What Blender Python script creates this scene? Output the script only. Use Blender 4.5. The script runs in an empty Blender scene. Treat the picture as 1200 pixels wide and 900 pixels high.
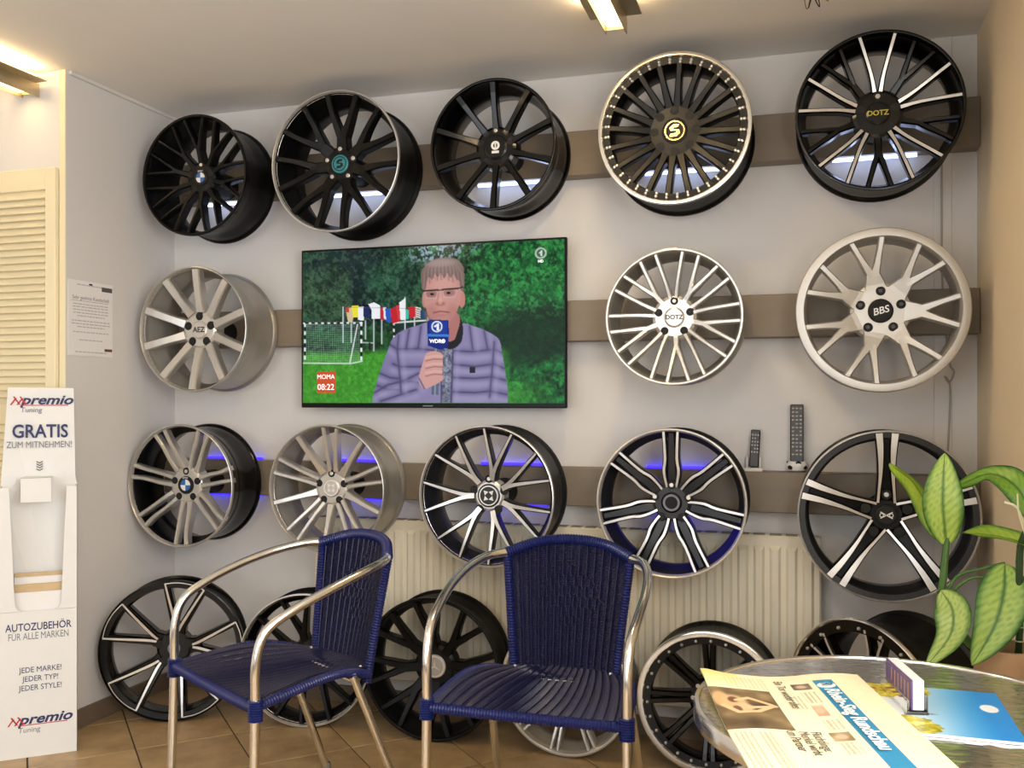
import bpy, math, random
import numpy as np
from mathutils import Vector, Matrix

random.seed(7)
np.random.seed(7)
PI = math.pi
scene = bpy.context.scene
COL = scene.collection

# ------------------------------------------------------------------ camera, world, light, exposure
CAM_YAW = math.atan(1100 / 3540.0)
cam_data = bpy.data.cameras.new('camera')
cam = bpy.data.objects.new('camera', cam_data)
COL.objects.link(cam)
cam.location = (0, -3.354, 1.2)
cam.rotation_euler = (PI / 2, 0, CAM_YAW)
cam_data.sensor_width = 36
cam_data.lens = 33.0
cam_data.shift_y = 0.015
cam_data.clip_start = 0.02
scene.camera = cam

scene.view_settings.view_transform = 'Standard'
scene.view_settings.look = 'None'
scene.view_settings.gamma = 1
scene.view_settings.use_curve_mapping = False
scene.view_settings.exposure = -0.06

world = bpy.data.worlds.new('world')
scene.world = world
world.use_nodes = True
world.node_tree.nodes['Background'].inputs[0].default_value = (0.75, 0.86, 1.0, 1)
world.node_tree.nodes['Background'].inputs[1].default_value = 1.5


def area_light(name, loc, target, sx, sy, energy, color):
    ld = bpy.data.lights.new(name, 'AREA')
    ld.shape = 'RECTANGLE'
    ld.size, ld.size_y = sx, sy
    ld.energy = energy
    ld.color = color
    o = bpy.data.objects.new(name, ld)
    COL.objects.link(o)
    o.location = loc
    d = Vector(target) - Vector(loc)
    o.rotation_euler = d.to_track_quat('-Z', 'Y').to_euler()
    return o


# daylight through two unseen windows, front and right wall, added to brighten the room
area_light('added_front_daylight', (-1.6, -5.42, 1.35), (-1.6, 0, 1.35), 3.0, 1.9, 32, (1.0, 0.97, 0.93))
area_light('added_side_daylight', (.5, -3.3, 1.45), (-3, -3.3, 1.45), 2.1, 1.2, 74, (1.0, 0.98, 0.95))


# ------------------------------------------------------------------ helpers
def lin(c):
    return tuple(((v / 255.0) / 12.92 if v / 255.0 <= 0.04045 else ((v / 255.0 + 0.055) / 1.055) ** 2.4) for v in c)


MATS = {}


def mat(name, rgb, rough=0.5, metal=0.0, noise=0.0, nscale=20.0, bump=0.0, bscale=60.0, emit=None, estr=0.0,
        coat=0.0, aniso=0.0, vcol=None, stretch=None, spec=0.5):
    if name in MATS:
        return MATS[name]
    m = bpy.data.materials.new(name)
    m.use_nodes = True
    nt = m.node_tree
    b = nt.nodes['Principled BSDF']
    col = lin(rgb) + (1,)
    b.inputs['Base Color'].default_value = col
    b.inputs['Roughness'].default_value = rough
    b.inputs['Metallic'].default_value = metal
    b.inputs['Specular IOR Level'].default_value = spec
    b.inputs['Coat Weight'].default_value = coat
    b.inputs['Coat Roughness'].default_value = 0.08
    b.inputs['Anisotropic'].default_value = aniso
    tc = nt.nodes.new('ShaderNodeTexCoord')
    vec = tc.outputs['Object']
    if stretch:
        mp = nt.nodes.new('ShaderNodeMapping')
        mp.inputs['Scale'].default_value = stretch
        nt.links.new(vec, mp.inputs['Vector'])
        vec = mp.outputs['Vector']
    if vcol:
        at = nt.nodes.new('ShaderNodeVertexColor')
        at.layer_name = vcol
        nt.links.new(at.outputs['Color'], b.inputs['Base Color'])
        if estr > 0:
            nt.links.new(at.outputs['Color'], b.inputs['Emission Color'])
            b.inputs['Emission Strength'].default_value = estr
    elif noise > 0:
        tx = nt.nodes.new('ShaderNodeTexNoise')
        tx.inputs['Scale'].default_value = nscale
        tx.inputs['Detail'].default_value = 5
        nt.links.new(vec, tx.inputs['Vector'])
        mx = nt.nodes.new('ShaderNodeMix')
        mx.data_type = 'RGBA'
        mx.inputs['A'].default_value = tuple(v * (1 - noise) for v in col[:3]) + (1,)
        mx.inputs['B'].default_value = tuple(min(1, v * (1 + noise)) for v in col[:3]) + (1,)
        nt.links.new(tx.outputs['Fac'], mx.inputs['Factor'])
        nt.links.new(mx.outputs['Result'], b.inputs['Base Color'])
        rr = nt.nodes.new('ShaderNodeMapRange')
        rr.inputs['To Min'].default_value = max(0.02, rough * (1 - noise))
        rr.inputs['To Max'].default_value = min(1, rough * (1 + noise))
        nt.links.new(tx.outputs['Fac'], rr.inputs['Value'])
        nt.links.new(rr.outputs['Result'], b.inputs['Roughness'])
    if bump > 0:
        t2 = nt.nodes.new('ShaderNodeTexNoise')
        t2.inputs['Scale'].default_value = bscale
        t2.inputs['Detail'].default_value = 6
        nt.links.new(vec, t2.inputs['Vector'])
        bp = nt.nodes.new('ShaderNodeBump')
        bp.inputs['Strength'].default_value = bump
        bp.inputs['Distance'].default_value = 0.01
        nt.links.new(t2.outputs['Fac'], bp.inputs['Height'])
        nt.links.new(bp.outputs['Normal'], b.inputs['Normal'])
    if emit:
        b.inputs['Emission Color'].default_value = lin(emit) + (1,)
        b.inputs['Emission Strength'].default_value = estr
    MATS[name] = m
    return m


class MB:
    """collects faces; build() links them as one mesh object"""

    def __init__(self):
        self.v, self.f, self.m = [], [], []

    def add(self, verts, faces, mi=0):
        n = len(self.v)
        self.v += [tuple(p) for p in verts]
        self.f += [tuple(i + n for i in f) for f in faces]
        self.m += [mi] * len(faces)
        return self

    def box(self, x0, x1, y0, y1, z0, z1, mi=0, M=None):
        vs = [Vector((x, y, z)) for x in (x0, x1) for y in (y0, y1) for z in (z0, z1)]
        if M is not None:
            vs = [M @ p for p in vs]
        return self.add(vs, [(0, 1, 3, 2), (4, 6, 7, 5), (0, 4, 5, 1), (2, 3, 7, 6), (0, 2, 6, 4), (1, 5, 7, 3)], mi)

    def bbox(self, x0, x1, y0, y1, z0, z1, b=0.003, mi=0, M=None):
        """box with chamfered edges"""
        vs, idx = [], {}
        xs, ys, zs = (x0, x1), (y0, y1), (z0, z1)
        for i in range(2):
            for j in range(2):
                for k in range(2):
                    sx, sy, sz = (1 if i == 0 else -1), (1 if j == 0 else -1), (1 if k == 0 else -1)
                    for a in range(3):
                        p = [xs[i], ys[j], zs[k]]
                        d = (sx * b, sy * b, sz * b)
                        for q in range(3):
                            if q != a:
                                p[q] += d[q]
                        idx[(i, j, k, a)] = len(vs)
                        vs.append(Vector(p))
        fs = []
        for a in range(3):
            o = [q for q in range(3) if q != a]
            for s in range(2):
                loop = []
                for (u, w) in ((0, 0), (1, 0), (1, 1), (0, 1)):
                    c = [0, 0, 0]
                    c[a] = s
                    c[o[0]] = u
                    c[o[1]] = w
                    loop.append(idx[(c[0], c[1], c[2], a)])
                fs.append(tuple(loop))
        for a in range(3):
            o = [q for q in range(3) if q != a]
            for u in range(2):
                for w in range(2):
                    c0, c1 = [0, 0, 0], [0, 0, 0]
                    c0[o[0]] = c1[o[0]] = u
                    c0[o[1]] = c1[o[1]] = w
                    c1[a] = 1
                    fs.append((idx[(*c0, o[0])], idx[(*c0, o[1])], idx[(*c1, o[1])], idx[(*c1, o[0])]))
        for i in range(2):
            for j in range(2):
                for k in range(2):
                    fs.append((idx[(i, j, k, 0)], idx[(i, j, k, 1)], idx[(i, j, k, 2)]))
        if M is not None:
            vs = [M @ p for p in vs]
        return self.add(vs, fs, mi)

    def lathe(self, prof, seg=48, axis='Y', c=(0, 0, 0), closed=False, mi=0):
        vs, fs = [], []
        n = len(prof)
        for i in range(seg):
            a = 2 * PI * i / seg
            ca, sa = math.cos(a), math.sin(a)
            for (r, h) in prof:
                if axis == 'Y':
                    vs.append((c[0] + r * ca, c[1] + h, c[2] + r * sa))
                else:
                    vs.append((c[0] + r * ca, c[1] + r * sa, c[2] + h))
        m = n if closed else n - 1
        for i in range(seg):
            j = (i + 1) % seg
            for k in range(m):
                l = (k + 1) % n
                fs.append((i * n + k, j * n + k, j * n + l, i * n + l))
        return self.add(vs, fs, mi)

    def disc(self, cx, cz, y, r, seg=32, mi=0, thick=0.001, r0=0.0):
        """thin disc (or ring) facing -Y"""
        return self.lathe([(r0 if r0 else 0.0001, y + thick), (r0 if r0 else 0.0001, y), (r, y), (r, y + thick)], seg, 'Y', (cx, 0, cz), True, mi)

    def poly(self, pts, y, thick=0.001, mi=0):
        """prism of an xz outline, front at y"""
        n = len(pts)
        vs = [(p[0], y, p[1]) for p in pts] + [(p[0], y + thick, p[1]) for p in pts]
        fs = [tuple(range(n)), tuple(range(2 * n - 1, n - 1, -1))]
        fs += [(i, (i + 1) % n, n + (i + 1) % n, n + i) for i in range(n)]
        return self.add(vs, fs, mi)

    def tube(self, pts, rad, sides=10, cap=True, mi=0, up=(0, 0, 1)):
        P = [Vector(p) for p in pts]
        n = len(P)
        R = rad if isinstance(rad, (list, tuple)) else [rad] * n
        T = [(P[min(i + 1, n - 1)] - P[max(i - 1, 0)]).normalized() for i in range(n)]
        u = Vector(up)
        if abs(u.dot(T[0])) > 0.95:
            u = Vector((1, 0, 0))
        N = (u - T[0] * u.dot(T[0])).normalized()
        vs, fs = [], []
        for i in range(n):
            N = (N - T[i] * N.dot(T[i])).normalized()
            B = T[i].cross(N)
            for k in range(sides):
                a = 2 * PI * k / sides
                vs.append(P[i] + (N * math.cos(a) + B * math.sin(a)) * R[i])
        for i in range(n - 1):
            for k in range(sides):
                l = (k + 1) % sides
                fs.append((i * sides + k, i * sides + l, (i + 1) * sides + l, (i + 1) * sides + k))
        if cap:
            fs.append(tuple(range(sides - 1, -1, -1)))
            fs.append(tuple((n - 1) * sides + k for k in range(sides)))
        return self.add(vs, fs, mi)

    def mesh(self, name, mats, smooth=35):
        me = bpy.data.meshes.new(name)
        me.from_pydata(self.v, [], self.f)
        if not isinstance(mats, (list, tuple)):
            mats = [mats]
        for m in mats:
            me.materials.append(m)
        if len(mats) > 1:
            me.polygons.foreach_set('material_index', self.m)
        if smooth:
            me.polygons.foreach_set('use_smooth', [True] * len(self.f))
            me.update()
            me.set_sharp_from_angle(angle=math.radians(smooth))
        me.validate()
        me.update()
        return me

    def build(self, name, mats, parent=None, smooth=35, loc=None, rot=None):
        return link(name, self.mesh(name, mats, smooth), parent, loc, rot)


def link(name, me, parent=None, loc=None, rot=None):
    o = bpy.data.objects.new(name, me)
    COL.objects.link(o)
    if parent is not None:
        o.parent = parent
    if loc is not None:
        o.location = loc
    if rot is not None:
        o.rotation_euler = rot
    return o


def tag(o, label=None, cat=None, group=None, kind=None):
    if label:
        o['label'] = label
    if cat:
        o['category'] = cat
    if group:
        o['group'] = group
    if kind:
        o['kind'] = kind
    return o


def thing(name, label, cat, loc=(0, 0, 0), rot=(0, 0, 0), group=None):
    o = bpy.data.objects.new(name, None)
    o.empty_display_size = 0.05
    COL.objects.link(o)
    o.location = loc
    o.rotation_euler = rot
    return tag(o, label, cat, group)


def spline(pts, n=8):
    """Catmull-Rom through points"""
    P = [Vector(p) for p in pts]
    out = []
    for i in range(len(P) - 1):
        p0 = P[i - 1] if i > 0 else P[i] * 2 - P[i + 1]
        p1, p2 = P[i], P[i + 1]
        p3 = P[i + 2] if i + 2 < len(P) else P[i + 1] * 2 - P[i]
        for k in range(n):
            t = k / n
            out.append(0.5 * ((2 * p1) + (p2 - p0) * t + (2 * p0 - 5 * p1 + 4 * p2 - p3) * t * t + (3 * p1 - p0 - 3 * p2 + p3) * t ** 3))
    out.append(P[-1])
    return out


def text(parent, s, size, loc, rot, m, name='lettering', align='CENTER', shear=0.0, bold=0.0, sx=1.0, ext=0.0003):
    cu = bpy.data.curves.new('t', 'FONT')
    cu.body = s
    cu.size = size
    cu.align_x = align
    cu.align_y = 'CENTER'
    cu.shear = shear
    cu.offset = bold
    cu.resolution_u = 3
    cu.extrude = ext
    tmp = bpy.data.objects.new('t', cu)
    me = bpy.data.meshes.new_from_object(tmp)
    bpy.data.objects.remove(tmp)
    bpy.data.curves.remove(cu)
    me.materials.clear()
    me.materials.append(m)
    me.name = name
    o = link(name, me, parent, loc, rot)
    o.scale = (sx, 1, 1)
    return o


UPR = (PI / 2, 0, 0)  # lettering upright, facing -Y

# ------------------------------------------------------------------ materials
M_wall = mat('wall_paint', (222, 219, 216), 0.85, noise=0.03, nscale=3, bump=0.08, bscale=220)
M_wall_warmlit = mat('wall_paint_warm_light', (236, 218, 186), 0.85, noise=0.03, nscale=3, bump=0.1, bscale=200)  # wall paint with the warm lamp light put into its colour
M_ceil = mat('ceiling_paint', (240, 236, 230), 0.9, noise=0.03, nscale=2, bump=0.06, bscale=200)
M_floor = mat('grout', (78, 66, 54), 0.9, noise=0.2, nscale=40)
M_closet = mat('cream_lacquer', (240, 228, 192), 0.45, noise=0.03, nscale=5)
M_white = mat('white_plastic', (230, 228, 224), 0.4)
M_black = mat('gloss_black', (5, 5, 6), 0.18, noise=0.15, nscale=8, spec=.45)
M_satin = mat('satin_black', (8, 8, 8), 0.36, noise=0.15, nscale=12, spec=.22)
M_dark = mat('dark_hole', (6, 6, 6), 0.7)
M_anth = mat('anthracite_paint', (52, 52, 54), 0.32, metal=0.55, noise=0.1, nscale=10)
M_silver = mat('silver_paint', (206, 203, 197), 0.28, metal=0.72)
M_silver_m = mat('matte_silver_paint', (190, 187, 181), 0.4, metal=0.6)
M_barrel = mat('silver_barrel', (172, 168, 160), 0.34, metal=0.58)
M_mach = mat('machined_face', (226, 224, 220), 0.3, metal=0.7, noise=0.08, nscale=40)
M_chrome = mat('polished_lip', (238, 234, 226), 0.16, metal=0.92, noise=0.2, nscale=9)
M_alu = mat('polished_aluminium', (242, 241, 238), 0.16, metal=1.0)
M_wicker = mat('blue_wicker', (14, 26, 86), 0.36, noise=0.25, nscale=30, spec=0.5)
M_wicker_d = mat('dark_blue_wicker', (19, 21, 55), 0.42, noise=0.25, nscale=30)
M_rail = mat('taupe_rail', (130, 117, 100), 0.5, noise=0.1, nscale=4, stretch=(0.4, 8, 8))
M_rad = mat('radiator_enamel', (228, 220, 198), 0.42, noise=0.02)
M_bolt = mat('bolt_steel', (214, 211, 205), 0.3, metal=0.75)
M_led_w = mat('cool_led', (200, 215, 255), 0.5, emit=(190, 208, 255), estr=6.0)
M_led_v = mat('violet_led', (60, 50, 255), 0.5, emit=(52, 34, 255), estr=3.2)
M_blacktxt = mat('print_black', (24, 22, 24), 0.7)
M_navy = mat('print_navy', (40, 48, 96), 0.6)
M_grey = mat('print_grey', (120, 122, 132), 0.6)
M_red = mat('print_red', (190, 44, 48), 0.6)
M_teal = mat('teal_cap', (38, 132, 142), 0.3, coat=0.3)
M_gold = mat('gold_cap', (196, 176, 120), 0.25, metal=0.9)
M_bmwblue = mat('emblem_blue', (32, 100, 180), 0.3, coat=0.3)
M_bmwwhite = mat('emblem_white', (228, 228, 226), 0.3, coat=0.3)
M_yellow = mat('emblem_yellow', (196, 182, 60), 0.4)
M_paper = mat('paper_white', (238, 236, 234), 0.75, noise=0.02, nscale=8)
M_card = mat('cardboard_white', (230, 230, 228), 0.55, noise=0.02, nscale=6)
M_tv = mat('tv_black', (6, 6, 7), 0.3, spec=.2)
M_planter = mat('tan_planter', (186, 154, 122), 0.6, noise=0.12, nscale=12)
M_soil = mat('potting_soil', (48, 36, 28), 0.95, noise=0.4, nscale=60, bump=0.6, bscale=90)
M_stem = mat('green_stem', (66, 104, 44), 0.4, noise=0.25, nscale=18)
M_remote = mat('remote_black', (24, 20, 20), 0.35)
M_button = mat('remote_button', (176, 170, 162), 0.5)
M_lampmetal = mat('brushed_lamp_metal', (190, 176, 146), 0.35, metal=0.8, noise=0.1, nscale=20)
M_lampglow = mat('halogen_glass', (255, 236, 190), 0.3, emit=(255, 226, 160), estr=6.0)
M_cable = mat('grey_cable', (170, 164, 156), 0.6)


def tile_material():
    m = bpy.data.materials.new('floor_tile')
    m.use_nodes = True
    nt = m.node_tree
    b = nt.nodes['Principled BSDF']
    tc = nt.nodes.new('ShaderNodeTexCoord')
    oi = nt.nodes.new('ShaderNodeObjectInfo')
    ad = nt.nodes.new('ShaderNodeVectorMath')
    nt.links.new(tc.outputs['Object'], ad.inputs[0])
    nt.links.new(oi.outputs['Location'], ad.inputs[1])
    n1 = nt.nodes.new('ShaderNodeTexNoise')
    n1.inputs['Scale'].default_value = 7
    n1.inputs['Detail'].default_value = 8
    n1.inputs['Roughness'].default_value = 0.65
    nt.links.new(ad.outputs[0], n1.inputs['Vector'])
    cr = nt.nodes.new('ShaderNodeValToRGB')
    cr.color_ramp.elements[0].position = 0.3
    cr.color_ramp.elements[0].color = lin((150, 122, 84)) + (1,)
    cr.color_ramp.elements[1].position = 0.72
    cr.color_ramp.elements[1].color = lin((192, 164, 120)) + (1,)
    nt.links.new(n1.outputs['Fac'], cr.inputs['Fac'])
    hs = nt.nodes.new('ShaderNodeHueSaturation')
    mr = nt.nodes.new('ShaderNodeMapRange')
    mr.inputs['To Min'].default_value = 0.9
    mr.inputs['To Max'].default_value = 1.08
    nt.links.new(oi.outputs['Random'], mr.inputs['Value'])
    nt.links.new(mr.outputs['Result'], hs.inputs['Value'])
    nt.links.new(cr.outputs['Color'], hs.inputs['Color'])
    nt.links.new(hs.outputs['Color'], b.inputs['Base Color'])
    b.inputs['Roughness'].default_value = 0.36
    return m


M_tile = tile_material()

# ------------------------------------------------------------------ the setting
XL, XR, ZC = -2.529, 0.537, 2.384
YC = -0.609
XFAR, YBACK = -4.0, -5.5


def struct(name, mb, m, smooth=0):
    return tag(mb.build(name, m, None, smooth), kind='structure')


floor = struct('floor', MB().box(XFAR - .1, XR + .1, YBACK - .1, .1, -.08, -.004), M_floor)
# diagonal floor tiles
TS = 0.33
tm = MB().bbox(-TS / 2 + .0025, TS / 2 - .0025, -TS / 2 + .0025, TS / 2 - .0025, -.012, 0, .0015).mesh('tile', M_tile, 0)
ct, st = math.cos(PI / 4), math.sin(PI / 4)
for i in range(-22, 23):
    for j in range(-22, 23):
        x = -1.72 + (i * ct - j * st) * TS
        y = -0.43 + (i * st + j * ct) * TS
        if XFAR - .05 < x < XR + .05 and -3.3 < y < 0.05 and not (x < XL - .2 and y > YC + .2):
            link('tile', tm, floor, (x, y, 0), (0, 0, PI / 4))
struct('ceiling', MB().box(XFAR - .1, XR + .1, YBACK - .1, .1, ZC, ZC + .1), M_ceil)
struct('wall_back', MB().box(XL - .1, XR + .1, 0, .1, -.08, ZC + .05), M_wall)
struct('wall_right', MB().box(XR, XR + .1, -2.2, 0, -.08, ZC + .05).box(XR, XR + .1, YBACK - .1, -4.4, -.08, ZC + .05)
       .box(XR, XR + .1, -4.4, -2.2, -.08, .8).box(XR, XR + .1, -4.4, -2.2, 2.1, ZC + .05), M_wall_warmlit)
struct('wall_left', MB().box(XL - .1, XL, YC + .001, 0, -.08, ZC + .05), M_wall)
struct('wall_closet', MB().box(XFAR - .1, XL - .0005, YC, YC + .1, -.08, ZC + .05), M_wall)
# far left wall, and the shop-front wall behind the camera with an added window opening
struct('wall_far_left', MB().box(XFAR - .1, XFAR, YBACK, YC, -.08, ZC + .05), M_wall)
struct('wall_front', MB().box(XFAR, -3.2, YBACK - .1, YBACK, -.08, ZC + .05).box(.0, XR, YBACK - .1, YBACK, -.08, ZC + .05)
       .box(-3.2, 0, YBACK - .1, YBACK, -.08, .35).box(-3.2, 0, YBACK - .1, YBACK, 2.3, ZC + .05), M_wall)
wn = struct('added_window_1', MB().bbox(-3.2, 0, YBACK - .07, YBACK - .02, .35, .41).bbox(-3.2, 0, YBACK - .07, YBACK - .02, 2.24, 2.3)
            .bbox(-3.2, -3.14, YBACK - .07, YBACK - .02, .35, 2.3).bbox(-.06, 0, YBACK - .07, YBACK - .02, .35, 2.3)
            .bbox(-1.63, -1.57, YBACK - .07, YBACK - .02, .35, 2.3), M_white)  # frame of the unseen front window, added for its daylight
wn2 = struct('added_window_2', MB().bbox(XR + .03, XR + .08, -4.4, -2.2, .8, .86).bbox(XR + .03, XR + .08, -4.4, -2.2, 2.04, 2.1)
             .bbox(XR + .03, XR + .08, -4.4, -4.34, .8, 2.1).bbox(XR + .03, XR + .08, -2.26, -2.2, .8, 2.1).bbox(XR + .03, XR + .08, -3.33, -3.27, .8, 2.1), M_white)  # frame of the unseen side window, added to brighten the left wall
# tile skirting along the walls, cable duct in the ceiling corner
struct('baseboard_back', MB().bbox(XL, XR, -.012, 0, 0, .07, .002), mat('skirting', (120, 104, 88), .45, noise=.1))
struct('baseboard_left', MB().bbox(XL, XL + .012, YC, 0, 0, .07, .002), MATS['skirting'])
struct('baseboard_right', MB().bbox(XR - .012, XR, -3.3, 0, 0, .07, .002), MATS['skirting'])
struct('trim_1', MB().bbox(XL, XL + .012, YC + .01, 0, ZC - .014, ZC, .002), M_wall)
struct('trim_2', MB().bbox(.408, .462, -.006, 0, .02, ZC, .002), M_wall)

# closet louvre door
door = thing('door_1', 'cream louvred closet door', 'door', (-2.559, YC, 0))
del door['category'], door['label']
door['kind'] = 'structure'
DW = 0.5
fr = MB()
fr.bbox(-.045, 0, -.022, -.002, 0, 2.033, .002).bbox(-DW, -DW + .045, -.022, -.002, 0, 2.033, .002)
fr.bbox(-DW + .045, -.045, -.022, -.002, 1.955, 2.033, .002).bbox(-DW + .045, -.045, -.022, -.002, 1.11, 1.185, .002)
fr.bbox(-DW + .045, -.045, -.022, -.002, 0, .14, .002)
fr.build('door_frame', M_closet, door)
MB().box(-DW + .04, -.04, -.006, -.001, .1, 2.0).build('back_board', M_closet, door, 0)
sm = MB().bbox(-DW + .045, -.045, -.003, .003, -.0165, .0165, .001).mesh('slat', M_closet, 0)
z = 1.938
while z > .155:
    if not 1.10 < z < 1.197:
        link('slat', sm, door, (0, -.014, z), (math.radians(-32), 0, 0))
    z -= .0256
casing = struct('trim_3', MB().bbox(-2.556, XL, YC - .006, YC, 0, ZC, .001), M_closet)

# ------------------------------------------------------------------ alloy wheels
WCOUNT = [0]
_lug = {}


def strip(mb, pts, R, fy, depth, y0, flare=0.02, bev=0.006, mtop=1, mside=0):
    """one tapering bar along (r, angle, width) points in wheel-radius units, along +X at angle 0; top face at y0+fy(r)"""
    P = [Vector((r * R * math.cos(math.radians(a)), r * R * math.sin(math.radians(a)))) for r, a, w in pts]
    n = len(pts)
    vs = []
    for i in range(n):
        t = (P[min(i + 1, n - 1)] - P[max(i - 1, 0)]).normalized()
        nn = Vector((-t.y, t.x))
        r, a, w = pts[i]
        y = y0 + fy(r)
        h = w * R / 2
        d = depth(r) if callable(depth) else depth
        for (o, yy) in ((-h, y), (h, y), (h + bev * .6, y + bev), (h + flare * R, y + d), (-h - flare * R, y + d), (-h - bev * .6, y + bev)):
            q = P[i] + nn * o
            vs.append((q.x, yy, q.y))
    for i in range(n - 1):
        for k in range(6):
            l = (k + 1) % 6
            b = len(mb.v)
            mb.add([vs[i * 6 + k], vs[i * 6 + l], vs[(i + 1) * 6 + l], vs[(i + 1) * 6 + k]], [(0, 3, 2, 1)], mtop if k == 0 else mside)
    mb.add(vs[:6], [(0, 1, 2, 3, 4, 5)], mside)
    mb.add(vs[-6:], [(5, 4, 3, 2, 1, 0)], mside)


def refine(pts, k=3):
    """smooth a coarse (r, a, w) list, in plane coordinates so that straight bars stay straight"""
    S = spline([(r * math.cos(math.radians(a)), r * math.sin(math.radians(a)), w) for r, a, w in pts], k)
    return [(math.hypot(p.x, p.y), math.degrees(math.atan2(p.y, p.x)), p.z) for p in S]


def mirror(pts):
    return [(r, -a, w) for r, a, w in pts]


def wheel(label, loc, D, W, mats, designs, yaw=0, tilt=0, cap=None, cap_r=.135, hub_r=.27, bolts=5, bolt_a=90, bolt_r=.215,
          rivets=0, rivet_r=.895, lip_w=.05, dish=.045, rim_y=.008, post=None, holes=None, spin=0, bolt_mat=None, lip_in=None, hole_r=.056):
    R = D / 2
    c = Vector(loc)
    rot = Matrix.Rotation(math.radians(yaw), 4, 'Z') @ Matrix.Rotation(math.radians(-tilt), 4, 'X')
    ctr = c + (rot @ Vector((0, W / 2, 0)))
    t = thing('alloy_wheel', label, 'wheel', ctr, rot.to_euler(), 'wheel rims shown on the wall' if post else 'wheel rims standing on the floor')
    yf = -W / 2
    barrel, lipm, face, side, hubm = mats
    ri = 1 - lip_w
    # barrel: outer skin and inner skin
    pr = [(R * .985, yf + .010), (R * .962, yf + .016), (R * .952, yf + .03), (R * .945, yf + W * .3), (R * .90, yf + W * .4), (R * .90, yf + W * .62),
          (R * .935, yf + W * .74), (R * .948, yf + W - .02), (R * .985, yf + W - .012), (R * .99, yf + W - .004), (R * .98, yf + W),
          (R * .955, yf + W - .002), (R * .925, yf + W - .018), (R * .905, yf + W * .75), (R * .865, yf + W * .6), (R * .865, yf + W * .42),
          (R * (ri - .03), yf + W * .3), (R * (ri - .012), yf + .02)]
    MB().lathe(pr, 64, closed=True).build('rim_barrel', barrel, t, 40)
    lip = [(R * .985, yf + .0165), (R * .998, yf + .011), (R, yf + .005), (R * .992, yf + .001), (R * .98, yf), (R * (ri + .012), yf + .001),
           (R * ri, yf + .005), (R * (ri - .012), yf + .021), (R * .955, yf + .021)]
    MB().lathe(lip, 72, closed=True).build('rim_lip', lipm, t, 40)

    def fy(r):
        q = min(1, max(0, (ri - r) / (ri - hub_r * .8)))
        return rim_y + (dish - rim_y) * (q ** 1.25)

    for dsg in designs:
        strips, start, count = dsg[0], dsg[1], dsg[2]
        off = dsg[3] if len(dsg) > 3 else 0.0
        fm = dsg[4] if len(dsg) > 4 else face
        sm_ = dsg[5] if len(dsg) > 5 else side
        mb = MB()
        for sp in strips:
            strip(mb, refine(sp), R, fy, lambda r: .03 + .018 * (1 - r), yf + off, flare=.016)
        me = mb.mesh('spoke', [sm_, fm], 30)
        for k in range(count):
            link('spoke', me, t, None, (0, -math.radians(start + spin + 360.0 * k / count), 0))
    yh = yf + fy(hub_r * .8) - .001
    hp = [(cap_r * R * .9, yh + .004), (cap_r * R, yh), (hub_r * R * .86, yh), (hub_r * R, yh + .006), (hub_r * R * 1.06, yh + .05), (hub_r * R * .8, yh + .07), (.02 * R, yh + .07), (.02 * R, yh + .01)]
    MB().lathe(hp, 48, closed=True).build('hub', hubm, t, 18)
    # centre cap with emblem
    if cap:
        capm, em = cap
        cp = MB().lathe([(.0005, yh - .004), (cap_r * R * .82, yh - .004), (cap_r * R * .97, yh - .0015), (cap_r * R * .97, yh + .008), (.0005, yh + .008)], 40, closed=False).build('center_cap', capm, t, 18)
        em(cp, cap_r * R, yh - .004)
    # lug bolts in dark holes
    if bolts:
        hr = hole_r * R
        lm = MB().lathe([(.0004, yh - .0008), (hr, yh - .0008), (hr * 1.1, yh + .002)], 18)
        lm2 = MB().lathe([(.0004, yh - .003), (hr * .42, yh - .003), (hr * .55, yh - .0018), (hr * .55, yh + .002)], 8)
        m1 = lm.mesh('lug_hole', M_dark, 30)
        m2 = lm2.mesh('lug_bolt', bolt_mat or M_bolt, 30)
        for k in range(bolts):
            a = math.radians(bolt_a + 360.0 * k / bolts)
            p = (bolt_r * R * math.cos(a), 0, bolt_r * R * math.sin(a))
            h = link('lug_hole', m1, t, p)
            if holes is None or k in holes:
                link('lug_bolt', m2, h)
    if rivets:
        rm = MB().lathe([(.0003, -.0046), (.0034, -.0038), (.0052, -.0012), (.0052, .004)], 8).mesh('rivet', M_bolt, 40)
        rings = rivets if isinstance(rivets, list) else [(rivets, rivet_r)]
        for nr, rr in rings:
            for k in range(nr):
                a = 2 * PI * (k + .35) / nr
                link('rivet', rm, t, (rr * R * math.cos(a), yf + .008, rr * R * math.sin(a)))
    if rivets or lip_in:
        # flat ring that carries the rivets
        rr = rivet_r
        MB().lathe([(R * (ri + .002), yf + .009), (R * (rr - .045), yf + .011), (R * (rr - .06), yf + .022), (R * (ri - .0), yf + .024)], 64, closed=True).build('rivet_ring', lip_in or side, t, 35)
    if post:
        MB().lathe([(.0005, yh + .06), (.048, yh + .06), (.048, post), (.0005, post)], 20).build('mounting_post', M_dark, t, 35)
    WCOUNT[0] += 1
    return t


# ---- emblems: em(parent_cap, radius, y)
def em_roundel(p, r, y):
    MB().disc(0, 0, y - .0006, r * .93, 40, r0=r * .64).build('emblem_ring', M_dark, p, 30)
    for k in range(4):
        pts = [(0, 0)] + [(r * .62 * math.cos(PI / 2 * k + PI / 2 * i / 8), r * .62 * math.sin(PI / 2 * k + PI / 2 * i / 8)) for i in range(9)]
        MB().poly(pts[::-1], y - .0006).build('emblem_quarter', M_bmwblue if k % 2 == 1 else M_bmwwhite, p, 0)
    text(p, 'BMW', r * .3, (0, y - .0012, r * .78), UPR, M_bmwwhite, 'emblem_lettering')


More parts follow.
